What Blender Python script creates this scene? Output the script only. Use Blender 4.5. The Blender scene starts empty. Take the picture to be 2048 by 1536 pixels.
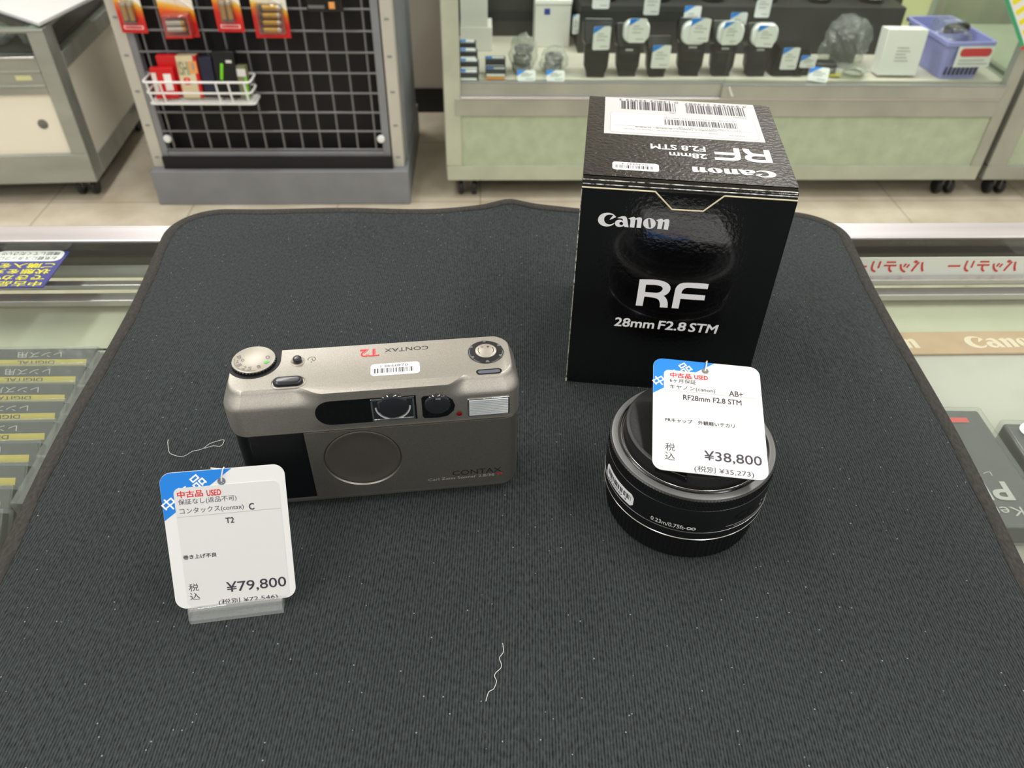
import bpy, bmesh, math, random
from mathutils import Matrix, Vector

# ------------------------------------------------------------------ camera, light, exposure
SC = bpy.context.scene
COL = SC.collection
PI = math.pi
PSI = 0.0509                       # the shop fittings stand a little askew to the camera
cp, sp = math.cos(0.717), math.sin(0.717)
cr, sr = math.cos(0.0221), math.sin(0.0221)
fw = Vector((0, cp, -sp)); rt = Vector((1, 0, 0)); up = Vector((0, sp, cp))
RX = rt * cr + up * sr; UY = up * cr - rt * sr
cam_d = bpy.data.cameras.new('camera'); cam = bpy.data.objects.new('camera', cam_d); COL.objects.link(cam)
cam.matrix_world = Matrix(((RX.x, UY.x, -fw.x, 0), (RX.y, UY.y, -fw.y, 0), (RX.z, UY.z, -fw.z, 0.2663), (0, 0, 0, 1)))
cam_d.sensor_width = 36.0; cam_d.sensor_fit = 'HORIZONTAL'; cam_d.lens = 36.0 * 1543 / 2048
cam_d.clip_start = 0.01; cam_d.clip_end = 50
cam_d.dof.use_dof = True; cam_d.dof.focus_distance = 0.315; cam_d.dof.aperture_fstop = 20
SC.camera = cam

w = bpy.data.worlds.new('world'); SC.world = w; w.use_nodes = True
w.node_tree.nodes['Background'].inputs[0].default_value = (0.80, 0.86, 0.92, 1)
w.node_tree.nodes['Background'].inputs[1].default_value = 0.30

def area(name, loc, sx, sy, power, rot=(0, 0, 0), col=(1, 0.994, 0.982)):
    d = bpy.data.lights.new(name, 'AREA'); d.shape = 'RECTANGLE'; d.size = sx; d.size_y = sy
    d.energy = power; d.color = col
    o = bpy.data.objects.new(name, d); o.location = loc; o.rotation_euler = rot; COL.objects.link(o)
    return o
# rows of fluorescent ceiling fittings running away from the counter
CEIL = 1.75
for i, x in enumerate((-2.9, -0.95, 0.95, 2.9)):
    for j, y in enumerate((-1.7, 0.25, 2.2, -3.6)):
        area('ceiling_tube', (x, y, CEIL - 0.03), 0.22, 1.25, (14, 16, 24, 22)[j])

SC.view_settings.view_transform = 'Standard'
SC.view_settings.look = 'None'
SC.view_settings.exposure = 0.0
SC.view_settings.gamma = 1.0
SC.view_settings.use_curve_mapping = False
SC.cycles.transparent_max_bounces = 40

# ------------------------------------------------------------------ materials
def lin(c):
    r = []
    for v in c:
        v = v / 255.0
        r.append(v / 12.92 if v <= 0.04045 else ((v + 0.055) / 1.055) ** 2.4)
    return (r[0], r[1], r[2], 1)
MATS = {}
def mat(name, rgb, rough=0.5, metal=0.0, var=0.0, vscale=40, bump=0.0, bscale=200, spec=0.5, coat=0.0, rgb2=None, stretch=None, detail=4):
    m = bpy.data.materials.new(name); m.use_nodes = True; MATS[name] = m
    nt = m.node_tree; b = nt.nodes['Principled BSDF']
    b.inputs['Base Color'].default_value = lin(rgb)
    b.inputs['Roughness'].default_value = rough; b.inputs['Metallic'].default_value = metal
    b.inputs['Specular IOR Level'].default_value = spec
    b.inputs['Coat Weight'].default_value = coat; b.inputs['Coat Roughness'].default_value = 0.05
    if var or bump:
        tc = nt.nodes.new('ShaderNodeTexCoord'); mp = nt.nodes.new('ShaderNodeMapping')
        nt.links.new(tc.outputs['Object'], mp.inputs[0])
        if stretch: mp.inputs['Scale'].default_value = stretch
    if var:
        n = nt.nodes.new('ShaderNodeTexNoise'); n.inputs['Scale'].default_value = vscale; n.inputs['Detail'].default_value = detail
        nt.links.new(mp.outputs[0], n.inputs['Vector'])
        r = nt.nodes.new('ShaderNodeValToRGB')
        a = lin(rgb); c2 = lin(rgb2) if rgb2 else tuple(x * (1 - var) for x in a[:3]) + (1,)
        r.color_ramp.elements[0].color = c2; r.color_ramp.elements[1].color = a
        r.color_ramp.elements[0].position = 0.35; r.color_ramp.elements[1].position = 0.65
        nt.links.new(n.outputs['Fac'], r.inputs[0]); nt.links.new(r.outputs[0], b.inputs['Base Color'])
    if bump:
        n2 = nt.nodes.new('ShaderNodeTexNoise'); n2.inputs['Scale'].default_value = bscale; n2.inputs['Detail'].default_value = 3
        nt.links.new(mp.outputs[0], n2.inputs['Vector'])
        bp = nt.nodes.new('ShaderNodeBump'); bp.inputs['Strength'].default_value = bump; bp.inputs['Distance'].default_value = 0.001
        nt.links.new(n2.outputs['Fac'], bp.inputs['Height']); nt.links.new(bp.outputs[0], b.inputs['Normal'])
    return m
def clear(name, tint=(250, 252, 250), refl=0.05, gain=0.5, rough=0.0, body=0.0, bodycol=(220, 225, 220), bump=0.0, bscale=60):
    """thin clear sheet: straight-through transmission plus a facing-dependent reflection"""
    m = bpy.data.materials.new(name); m.use_nodes = True; MATS[name] = m
    nt = m.node_tree; nt.nodes.remove(nt.nodes['Principled BSDF']); out = nt.nodes['Material Output']
    tr = nt.nodes.new('ShaderNodeBsdfTransparent'); tr.inputs[0].default_value = lin(tint)
    gl = nt.nodes.new('ShaderNodeBsdfGlossy'); gl.inputs['Roughness'].default_value = rough
    lw = nt.nodes.new('ShaderNodeLayerWeight'); lw.inputs[0].default_value = 0.5
    pw = nt.nodes.new('ShaderNodeMath'); pw.operation = 'POWER'; pw.inputs[1].default_value = 4.0
    ma = nt.nodes.new('ShaderNodeMath'); ma.operation = 'MULTIPLY_ADD'; ma.inputs[1].default_value = gain; ma.inputs[2].default_value = refl
    mx = nt.nodes.new('ShaderNodeMixShader')
    nt.links.new(lw.outputs['Facing'], pw.inputs[0]); nt.links.new(pw.outputs[0], ma.inputs[0]); nt.links.new(ma.outputs[0], mx.inputs[0])
    first = tr.outputs[0]
    if body:
        df = nt.nodes.new('ShaderNodeBsdfDiffuse'); df.inputs[0].default_value = lin(bodycol)
        mb_ = nt.nodes.new('ShaderNodeMixShader'); mb_.inputs[0].default_value = body
        nt.links.new(tr.outputs[0], mb_.inputs[1]); nt.links.new(df.outputs[0], mb_.inputs[2]); first = mb_.outputs[0]
    nt.links.new(first, mx.inputs[1]); nt.links.new(gl.outputs[0], mx.inputs[2])
    if bump:
        tc = nt.nodes.new('ShaderNodeTexCoord'); n2 = nt.nodes.new('ShaderNodeTexNoise'); n2.inputs['Scale'].default_value = bscale
        nt.links.new(tc.outputs['Object'], n2.inputs['Vector'])
        bp = nt.nodes.new('ShaderNodeBump'); bp.inputs['Strength'].default_value = bump; bp.inputs['Distance'].default_value = 0.01
        nt.links.new(n2.outputs['Fac'], bp.inputs['Height']); nt.links.new(bp.outputs[0], gl.inputs['Normal'])
    nt.links.new(mx.outputs[0], out.inputs[0])
    return m

def fabric():
    m = bpy.data.materials.new('mat_fabric'); m.use_nodes = True; MATS['mat_fabric'] = m
    nt = m.node_tree; b = nt.nodes['Principled BSDF']; N = nt.nodes.new; L = nt.links.new
    b.inputs['Roughness'].default_value = 0.95; b.inputs['Specular IOR Level'].default_value = 0.12
    b.inputs['Sheen Weight'].default_value = 0.06; b.inputs['Sheen Roughness'].default_value = 0.5
    tc = N('ShaderNodeTexCoord')
    # knitted ribs
    mp = N('ShaderNodeMapping'); mp.inputs['Scale'].default_value = (900, 420, 300); mp.inputs['Rotation'].default_value = (0, 0, 0.12)
    L(tc.outputs['Object'], mp.inputs[0])
    kn = N('ShaderNodeTexNoise'); kn.inputs['Scale'].default_value = 1.0; kn.inputs['Detail'].default_value = 2; L(mp.outputs[0], kn.inputs['Vector'])
    wv = N('ShaderNodeTexWave'); wv.inputs['Scale'].default_value = 285; wv.inputs['Distortion'].default_value = 0.7; wv.inputs['Detail'].default_value = 2
    wv.inputs['Detail Scale'].default_value = 2.0
    L(tc.outputs['Object'], wv.inputs['Vector'])
    mul = N('ShaderNodeMath'); mul.operation = 'ADD'; L(kn.outputs['Fac'], mul.inputs[0])
    wm = N('ShaderNodeMath'); wm.operation = 'MULTIPLY'; wm.inputs[1].default_value = 0.42; L(wv.outputs['Fac'], wm.inputs[0]); L(wm.outputs[0], mul.inputs[1])
    rp = N('ShaderNodeValToRGB'); rp.color_ramp.elements[0].position = 0.30; rp.color_ramp.elements[1].position = 1.10
    rp.color_ramp.elements[0].color = lin((23, 26, 27)); rp.color_ramp.elements[1].color = lin((66, 72, 73))
    L(mul.outputs[0], rp.inputs[0])
    # larger worn patches
    n3 = N('ShaderNodeTexNoise'); n3.inputs['Scale'].default_value = 7; n3.inputs['Detail'].default_value = 5; L(tc.outputs['Object'], n3.inputs['Vector'])
    mx = N('ShaderNodeMix'); mx.data_type = 'RGBA'; mx.blend_type = 'MULTIPLY'; mx.inputs['Factor'].default_value = 0.45
    r3 = N('ShaderNodeValToRGB'); r3.color_ramp.elements[0].position = 0.3; r3.color_ramp.elements[1].position = 0.7
    r3.color_ramp.elements[0].color = (0.55, 0.55, 0.55, 1); r3.color_ramp.elements[1].color = (1, 1, 1, 1); L(n3.outputs['Fac'], r3.inputs[0])
    L(rp.outputs[0], mx.inputs['A']); L(r3.outputs[0], mx.inputs['B'])
    # lint specks
    vo = N('ShaderNodeTexVoronoi'); vo.inputs['Scale'].default_value = 260; L(tc.outputs['Object'], vo.inputs['Vector'])
    lt = N('ShaderNodeMath'); lt.operation = 'LESS_THAN'; lt.inputs[1].default_value = 0.075; L(vo.outputs['Distance'], lt.inputs[0])
    wn = N('ShaderNodeTexWhiteNoise'); L(vo.outputs['Position'], wn.inputs['Vector'])
    g = N('ShaderNodeMath'); g.operation = 'GREATER_THAN'; g.inputs[1].default_value = 0.66; L(wn.outputs['Value'], g.inputs[0])
    sm = N('ShaderNodeMath'); sm.operation = 'MULTIPLY'; L(lt.outputs[0], sm.inputs[0]); L(g.outputs[0], sm.inputs[1])
    s2 = N('ShaderNodeMath'); s2.operation = 'MULTIPLY'; s2.inputs[1].default_value = 0.55; L(sm.outputs[0], s2.inputs[0])
    m2 = N('ShaderNodeMix'); m2.data_type = 'RGBA'; L(s2.outputs[0], m2.inputs['Factor']); L(mx.outputs['Result'], m2.inputs['A']); m2.inputs['B'].default_value = lin((170, 178, 180))
    L(m2.outputs['Result'], b.inputs['Base Color'])
    bp = N('ShaderNodeBump'); bp.inputs['Strength'].default_value = 0.7; bp.inputs['Distance'].default_value = 0.0006
    L(mul.outputs[0], bp.inputs['Height']); L(bp.outputs[0], b.inputs['Normal'])
fabric()

def floor_mat():
    m = bpy.data.materials.new('floor_tile'); m.use_nodes = True; MATS['floor_tile'] = m
    nt = m.node_tree; b = nt.nodes['Principled BSDF']; N = nt.nodes.new; L = nt.links.new
    b.inputs['Roughness'].default_value = 0.35
    tc = N('ShaderNodeTexCoord')
    mp = N('ShaderNodeMapping'); mp.inputs['Rotation'].default_value = (0, 0, -PSI); L(tc.outputs['Object'], mp.inputs[0])
    br = N('ShaderNodeTexBrick'); br.offset = 0.0; br.inputs['Scale'].default_value = 1.0
    br.inputs['Brick Width'].default_value = 0.45; br.inputs['Row Height'].default_value = 0.45
    br.inputs['Mortar Size'].default_value = 0.0018; br.inputs['Color1'].default_value = lin((216, 206, 186)); br.inputs['Color2'].default_value = lin((208, 198, 178)); br.inputs['Mortar'].default_value = lin((150, 136, 114))
    L(mp.outputs[0], br.inputs['Vector'])
    n = N('ShaderNodeTexNoise'); n.inputs['Scale'].default_value = 9; n.inputs['Detail'].default_value = 7; L(tc.outputs['Object'], n.inputs['Vector'])
    r = N('ShaderNodeValToRGB'); r.color_ramp.elements[0].position = 0.3; r.color_ramp.elements[1].position = 0.72
    r.color_ramp.elements[0].color = (0.66, 0.62, 0.56, 1); r.color_ramp.elements[1].color = (1, 1, 1, 1); L(n.outputs['Fac'], r.inputs[0])
    mx = N('ShaderNodeMix'); mx.data_type = 'RGBA'; mx.blend_type = 'MULTIPLY'; mx.inputs['Factor'].default_value = 0.75
    L(br.outputs['Color'], mx.inputs['A']); L(r.outputs[0], mx.inputs['B']); L(mx.outputs['Result'], b.inputs['Base Color'])
floor_mat()

def zramp(name, stops, rough=0.3, axis=2):
    """printed card whose ink changes along its own height (object z in metres)"""
    m = bpy.data.materials.new(name); m.use_nodes = True; MATS[name] = m
    nt = m.node_tree; b = nt.nodes['Principled BSDF']; N = nt.nodes.new; L = nt.links.new
    b.inputs['Roughness'].default_value = rough
    tc = N('ShaderNodeTexCoord'); se = N('ShaderNodeSeparateXYZ'); L(tc.outputs['Generated'], se.inputs[0])
    no = N('ShaderNodeMath'); no.operation = 'MULTIPLY_ADD'; no.inputs[1].default_value = 0.18; L(se.outputs[0], no.inputs[0]); L(se.outputs[axis], no.inputs[2])
    r = N('ShaderNodeValToRGB'); els = r.color_ramp.elements
    els[0].position = stops[0][0]; els[0].color = lin(stops[0][1]); els[1].position = stops[-1][0]; els[1].color = lin(stops[-1][1])
    for p, c in stops[1:-1]:
        e = els.new(p); e.color = lin(c)
    L(no.outputs[0], r.inputs[0]); L(r.outputs[0], b.inputs['Base Color'])
    return m

mat('wall_paint', (196, 186, 170), 0.8, var=0.08, vscale=3)
mat('ceiling_paint', (235, 235, 230), 0.9)
mat('black_skirting', (16, 14, 13), 0.5)
mat('binding', (66, 63, 60), 0.85, var=0.35, vscale=900, bump=0.5, bscale=1400, stretch=(1, 0.35, 1), spec=0.2)
mat('aluminium', (208, 203, 205), 0.34, 0.75, var=0.12, vscale=14, stretch=(0.4, 8, 8))
mat('rail_dark', (22, 22, 24), 0.4)
mat('green_lining', (204, 207, 184), 0.7, var=0.22, vscale=9, detail=8)
mat('grey_lining', (196, 196, 186), 0.7, var=0.25, vscale=12, detail=8)
mat('reflection_strip', (198, 170, 140), 0.7, var=0.1, vscale=60)
mat('reflection_print', (226, 214, 190), 0.6)
mat('white_paper', (240, 240, 238), 0.6)
mat('tag_card', (234, 234, 232), 0.45)
mat('tag_sticker', (224, 223, 222), 0.4)
mat('tag_blue', (22, 132, 228), 0.4)
mat('tag_white', (250, 250, 250), 0.4)
mat('ink_red', (224, 30, 40), 0.5)
mat('ink_dark', (58, 52, 66), 0.5)
mat('ink_grey', (120, 116, 124), 0.5)
mat('ink_line', (176, 174, 174), 0.5)
mat('nylon', (226, 228, 226), 0.25, spec=0.6)
mat('black_gloss', (7, 7, 8), 0.09, coat=0.6, bump=0.13, bscale=420)
mat('black_print', (8, 7, 8), 0.12, spec=0.7, coat=0.9, bump=0.16, bscale=500)
mat('box_lid', (13, 11, 12), 0.24, spec=0.35, coat=0.22, bump=0.45, bscale=520)
mat('card_edge', (226, 214, 178), 0.7)
mat('logo_silver', (246, 245, 247), 0.42)
mat('label_paper', (204, 203, 203), 0.4)
mat('label_inner', (220, 220, 219), 0.35)
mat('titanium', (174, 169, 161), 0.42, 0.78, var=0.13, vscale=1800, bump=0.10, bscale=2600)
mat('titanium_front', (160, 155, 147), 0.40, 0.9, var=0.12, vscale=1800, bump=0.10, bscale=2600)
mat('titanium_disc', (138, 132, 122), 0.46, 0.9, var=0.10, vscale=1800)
mat('silver_plate', (176, 170, 159), 0.42, 0.5)
mat('chrome', (226, 228, 230), 0.12, 1.0)
mat('engraved', (64, 60, 55), 0.3, 0.6)
mat('engraved_light', (176, 172, 164), 0.4, 0.2)
mat('grip_black', (12, 13, 15), 0.22, bump=0.04, bscale=900)
mat('window_black', (3, 3, 4), 0.05, coat=0.8)
mat('button_black', (24, 25, 31), 0.32, coat=0.15)
mat('lcd', (92, 98, 112), 0.12, coat=0.5)
mat('finder_glass', (30, 32, 36), 0.03, coat=1.0, spec=0.9)
mat('flash_lens', (214, 217, 219), 0.16, 0.25)
mat('red_lamp', (120, 10, 16), 0.12)
mat('green_mark', (70, 190, 70), 0.5)
mat('lens_black', (17, 17, 18), 0.36, bump=0.05, bscale=1500)
mat('lens_gloss', (12, 12, 13), 0.2)
mat('lens_grey', (118, 118, 118), 0.36, 0.25)
mat('cap_black', (28, 28, 29), 0.42, bump=0.12, bscale=1600)
mat('rear_cap', (14, 14, 15), 0.45)
mat('silver_line', (206, 206, 206), 0.22, 0.9)
mat('print_white', (226, 226, 224), 0.5)
mat('steel', (170, 173, 165), 0.34, 0.45, var=0.2, vscale=6, stretch=(0.5, 4, 2))
mat('steel_warm', (176, 178, 166), 0.36, 0.35, var=0.18, vscale=7)
mat('panel_cream', (243, 236, 218), 0.5)
mat('green_panel', (182, 194, 166), 0.55, var=0.14, vscale=22, detail=8)
mat('green_frame', (196, 201, 182), 0.45, 0.3, var=0.15, vscale=9)
mat('rack_grey', (134, 136, 140), 0.5, var=0.12, vscale=12)
mat('rack_cream', (196, 192, 180), 0.5, var=0.06, vscale=14)
mat('rack_black', (22, 20, 20), 0.75, var=0.25, vscale=10)
mat('wire_grey', (134, 134, 136), 0.42, 0.5)
mat('wire_white', (236, 236, 234), 0.35)
mat('caster_black', (30, 30, 31), 0.5)
mat('caster_metal', (130, 130, 128), 0.35, 0.9)
mat('shelf_beige', (206, 200, 184), 0.55, var=0.08, vscale=10)
mat('riser_dark', (52, 52, 50), 0.6, var=0.3, vscale=8)
mat('dark_back', (24, 23, 22), 0.7)
mat('box_white', (222, 219, 212), 0.55)
mat('box_bright', (240, 238, 234), 0.5)
mat('flash_black', (30, 29, 29), 0.4, var=0.15, vscale=30)
mat('flash_screen', (44, 42, 42), 0.2)
mat('diffuser', (236, 238, 238), 0.25)
mat('purple_plastic', (150, 152, 214), 0.4)
mat('red_sign', (206, 48, 56), 0.45)
mat('orange', (238, 164, 84), 0.5)
mat('red_box', (206, 22, 26), 0.38)
mat('beige_box', (218, 204, 166), 0.5)
mat('navy', (28, 28, 52), 0.5)
mat('lime', (120, 214, 30), 0.4)
mat('olive', (120, 124, 90), 0.5)
mat('battery_gold', (206, 160, 60), 0.3, 0.7)
mat('battery_dark', (60, 56, 52), 0.35, 0.3)
mat('battery_silver', (214, 208, 200), 0.28, 0.7)
mat('yellow_ink', (236, 214, 40), 0.5)
mat('poster_blue', (52, 54, 148), 0.45)
mat('poster_yellow', (240, 226, 50), 0.5)
mat('flyer_yellow', (238, 226, 24), 0.5)
mat('flyer_green', (58, 160, 110), 0.5)
mat('pale_yellow', (214, 214, 160), 0.6)
mat('case_dark', (46, 50, 58), 0.4)
mat('case_grey', (112, 118, 120), 0.3)
mat('case_blue', (58, 74, 150), 0.35)
mat('case_yellow', (206, 188, 70), 0.45)
mat('star_cyan', (60, 170, 178), 0.35)
mat('star_white', (190, 236, 226), 0.35)
mat('red_flag', (196, 30, 60), 0.4)
mat('grey_print', (190, 190, 186), 0.5)
zramp('battery_card', [(0.0, (196, 24, 30)), (0.45, (214, 34, 30)), (0.62, (232, 110, 30)), (0.75, (242, 196, 70)), (0.82, (246, 236, 210)), (1.0, (244, 242, 236))])
clear('glass_top', (252, 254, 252), 0.05, 0.5)
clear('glass_pane', (248, 252, 249), 0.025, 0.3)
clear('plastic_bag', (244, 246, 243), 0.08, 0.4, 0.1, body=0.10, bump=1.0, bscale=70)
clear('case_plastic', (252, 253, 253), 0.06, 0.35, 0.22, body=0.12, bump=0.12, bscale=60)
clear('blister', (240, 240, 240), 0.10, 0.5, 0.06, body=0.05)
clear('acrylic', (252, 253, 253), 0.10, 0.6, 0.02, body=0.16, bodycol=(235, 238, 238))  # whitish body colour stands in for the brightness of internal reflections
mat('recess_black', (22, 22, 23), 0.5, spec=0.25)
mat('worn_glint_edge', (232, 228, 218), 0.5, var=1.0, vscale=420, rgb2=(10, 9, 9), detail=6)


# ------------------------------------------------------------------ helpers
class MB:
    def __init__(s, k=1.0):
        s.v = []; s.f = []; s.m = []; s.k = k; s.M = Matrix(); s.mats = []
    def mi(s, name):
        if name not in s.mats: s.mats.append(name)
        return s.mats.index(name)
    def add(s, vs, fs, m):
        o = len(s.v); i = s.mi(m)
        for v in vs: s.v.append(tuple((s.M @ Vector(v)) * s.k))
        for f in fs: s.f.append([o + q for q in f]); s.m.append(i)
        return s
    def box(s, x0, x1, y0, y1, z0, z1, m, front=None):
        vs = [(x0, y0, z0), (x1, y0, z0), (x1, y1, z0), (x0, y1, z0), (x0, y0, z1), (x1, y0, z1), (x1, y1, z1), (x0, y1, z1)]
        fs = [(3, 2, 1, 0), (4, 5, 6, 7), (1, 2, 6, 5), (2, 3, 7, 6), (3, 0, 4, 7)]
        s.add(vs, fs, m); s.add([vs[i] for i in (0, 1, 5, 4)], [(0, 1, 2, 3)], front or m); return s
    def prism(s, pts, z0, z1, m, side=None):
        n = len(pts)
        s.add([(x, y, z0) for x, y in pts], [list(range(n))[::-1]], m)
        s.add([(x, y, z1) for x, y in pts], [list(range(n))], m)
        vs = [(x, y, z0) for x, y in pts] + [(x, y, z1) for x, y in pts]
        s.add(vs, [(i, (i + 1) % n, n + (i + 1) % n, n + i) for i in range(n)], side or m); return s
    def xprism(s, pts, x0, x1, m):       # outline in (y, z), extruded along x
        n = len(pts)
        vs = [(x0, y, z) for y, z in pts] + [(x1, y, z) for y, z in pts]
        s.add(vs, [list(range(n))[::-1], [n + i for i in range(n)]] + [(i, (i + 1) % n, n + (i + 1) % n, n + i) for i in range(n)], m); return s
    def loft(s, rings, m, cap0=True, cap1=True, closed=True):
        n = len(rings[0]); vs = [p for r in rings for p in r]; fs = []
        for k in range(len(rings) - 1):
            for i in range(n if closed else n - 1):
                a = k * n + i; b_ = k * n + (i + 1) % n
                fs.append((a, b_, b_ + n, a + n))
        if cap0: fs.append(list(range(n))[::-1])
        if cap1: fs.append([(len(rings) - 1) * n + i for i in range(n)])
        s.add(vs, fs, m); return s
    def lathe(s, prof, m, n=64, cx=0, cy=0, rmod=None, cap0=True, cap1=True):
        rings = []
        for k, (r, z) in enumerate(prof):
            rings.append([(cx + (r + (rmod(k, i) if rmod else 0)) * math.cos(2 * PI * i / n), cy + (r + (rmod(k, i) if rmod else 0)) * math.sin(2 * PI * i / n), z) for i in range(n)])
        return s.loft(rings, m, cap0, cap1)
    def tube(s, path, r, m, n=8, closed=False):
        P = [Vector(p) for p in path]; rings = []; N = len(P); prev = None
        for i in range(N):
            if closed: t = P[(i + 1) % N] - P[i - 1]
            else: t = P[min(i + 1, N - 1)] - P[max(i - 1, 0)]
            t.normalize()
            if prev is None: a = Vector((0, 0, 1)) if abs(t.z) < 0.9 else Vector((1, 0, 0))
            else: a = prev
            u = (a - t * a.dot(t)).normalized(); prev = u; w_ = t.cross(u)
            rings.append([tuple(P[i] + (u * math.cos(2 * PI * k / n) + w_ * math.sin(2 * PI * k / n)) * r) for k in range(n)])
        if closed: rings.append(rings[0])
        return s.loft(rings, m, not closed, not closed)
    def flat(s, tm, z, m, fn=None):
        vs, fs = tm
        out = []
        for p in vs:
            x, y = p[:2]; l = p[2] * 1.2e-5 / s.k if len(p) > 2 else 0.0
            if not fn: out.append((x, y, z + l)); continue
            q = Vector(fn(x, y))
            if l:
                h = 1e-5 / s.k; q = q + ((Vector(fn(x + h, y)) - q).cross(Vector(fn(x, y + h)) - q)).normalized() * l
            out.append(tuple(q))
        s.add(out, fs, m); return s
    def build(s, name, parent=None, bevel=0, seg=2, smooth=35):
        me = bpy.data.meshes.new(name); me.from_pydata(s.v, [], s.f)
        for n_ in s.mats: me.materials.append(MATS[n_])
        me.polygons.foreach_set('material_index', s.m)
        me.validate(); me.update()
        if smooth:
            me.polygons.foreach_set('use_smooth', [True] * len(me.polygons)); me.set_sharp_from_angle(angle=math.radians(smooth))
        o = bpy.data.objects.new(name, me); COL.objects.link(o)
        if parent: o.parent = parent
        if bevel:
            bm_ = bmesh.new(); bm_.from_mesh(me); bmesh.ops.remove_doubles(bm_, verts=bm_.verts, dist=1e-6); bm_.to_mesh(me); bm_.free()
            if smooth: me.set_sharp_from_angle(angle=math.radians(smooth))
            md = o.modifiers.new('bevel', 'BEVEL'); md.width = bevel; md.segments = seg; md.limit_method = 'ANGLE'; md.angle_limit = math.radians(40)
            md.harden_normals = False
        return o

def tag(o, label=None, cat=None, group=None, kind=None):
    if label: o['label'] = label
    if cat: o['category'] = cat
    if group: o['group'] = group
    if kind: o['kind'] = kind
    return o
def bgp(x, y, z):
    c, s_ = math.cos(PSI), math.sin(PSI)
    return (x * c - y * s_, x * s_ + y * c, z)
def thing(name, label, cat, loc=(0, 0, 0), rz=0.0, group=None, bg=False):
    o = bpy.data.objects.new(name, None); COL.objects.link(o); o.empty_display_size = 0.02
    o.location = bgp(*loc) if bg else loc; o.rotation_euler = (0, 0, rz + (PSI if bg else 0))
    return tag(o, label, cat, group)
def kids(o): return [c for c in bpy.data.objects if c.parent == o]
def copy_tree(o, label=None, loc=None, rz=None, parent=None):
    c = o.copy(); COL.objects.link(c)
    if parent: c.parent = parent
    if label: c['label'] = label
    if loc is not None: c.location = bgp(*loc)
    if rz is not None: c.rotation_euler[2] = PSI + rz
    for ch in kids(o): copy_tree(ch, parent=c)
    return c

def rrect(x0, x1, y0, y1, r, n=6):
    p = []
    for cx, cy, a0 in ((x1 - r, y0 + r, -PI / 2), (x1 - r, y1 - r, 0), (x0 + r, y1 - r, PI / 2), (x0 + r, y0 + r, PI)):
        for i in range(n + 1):
            a = a0 + PI / 2 * i / n; p.append((cx + r * math.cos(a), cy + r * math.sin(a)))
    return p
def stadium(cx, cy, w_, h, n=8): return rrect(cx - w_ / 2, cx + w_ / 2, cy - h / 2, cy + h / 2, min(w_, h) / 2 - 1e-4, n)

_tc = {}
def curve_mesh(cu):
    o = bpy.data.objects.new('t', cu); me = o.to_mesh()
    vs = [(v.co.x, v.co.y) for v in me.vertices]; fs = [tuple(p.vertices) for p in me.polygons]
    fs2 = []
    for f in fs:      # make every face point up
        a = sum(vs[f[i]][0] * vs[f[(i + 1) % len(f)]][1] - vs[f[(i + 1) % len(f)]][0] * vs[f[i]][1] for i in range(len(f)))
        fs2.append(f if a > 0 else f[::-1])
    o.to_mesh_clear(); bpy.data.objects.remove(o); bpy.data.curves.remove(cu)
    return vs, fs2
def text_raw(s, bold=0.0):
    if (s, bold) not in _tc:
        cu = bpy.data.curves.new('t', 'FONT'); cu.body = s; cu.size = 1; cu.fill_mode = 'FRONT'; cu.resolution_u = 3
        vs, fs = curve_mesh(cu)
        if bold > 0:            # heavier strokes: the same outline struck four times, slightly shifted
            n = len(vs); o = ((-bold, -bold), (bold, -bold), (-bold, bold), (bold, bold))
            fs = [tuple(i + k * n for i in f) for k in range(4) for f in fs]; vs = [(x + dx, y + dy, k) for k, (dx, dy) in enumerate(o) for x, y in vs]
        _tc[(s, bold)] = (vs, fs)
    return _tc[(s, bold)]
def outline_raw(polys):
    cu = bpy.data.curves.new('t', 'CURVE'); cu.dimensions = '2D'; cu.fill_mode = 'BOTH'
    for p in polys:
        sp_ = cu.splines.new('POLY'); sp_.points.add(len(p) - 1)
        for i, (x, y) in enumerate(p): sp_.points[i].co = (x, y, 0, 1)
        sp_.use_cyclic_u = True
    return curve_mesh(cu)
def fit(tm, x0, y0, x1, y1, flip=False, shear=0.0):
    vs, fs = tm
    ax, bx = min(v[0] for v in vs), max(v[0] for v in vs); ay, by = min(v[1] for v in vs), max(v[1] for v in vs)
    r = []
    for p in vs:
        x, y = p[:2]; u = (x - ax) / max(bx - ax, 1e-9); v = (y - ay) / max(by - ay, 1e-9)
        if flip: u, v = 1 - u, 1 - v
        r.append((x0 + u * (x1 - x0) + shear * v * (y1 - y0), y0 + v * (y1 - y0)) + tuple(p[2:]))
    return r, fs
def T(s, x0, y0, x1, y1, bold=0.0, flip=False, shear=0.0): return fit(text_raw(s, bold), x0, y0, x1, y1, flip, shear)
def bars(x0, x1, y0, y1, n, seed):
    rnd = random.Random(seed); ws = [rnd.choice((1, 1, 2, 3)) for _ in range(2 * n + 1)]; t = sum(ws); x = x0; vs = []; fs = []
    for i, w_ in enumerate(ws):
        d = (x1 - x0) * w_ / t
        if i % 2 == 0:
            o = len(vs); vs += [(x, y0), (x + d, y0), (x + d, y1), (x, y1)]; fs.append((o, o + 1, o + 2, o + 3))
        x += d
    return vs, fs
def quad(x0, y0, x1, y1): return [(x0, y0), (x1, y0), (x1, y1), (x0, y1)], [(0, 1, 2, 3)]
def poly(p): return list(p), [tuple(range(len(p)))]
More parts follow.
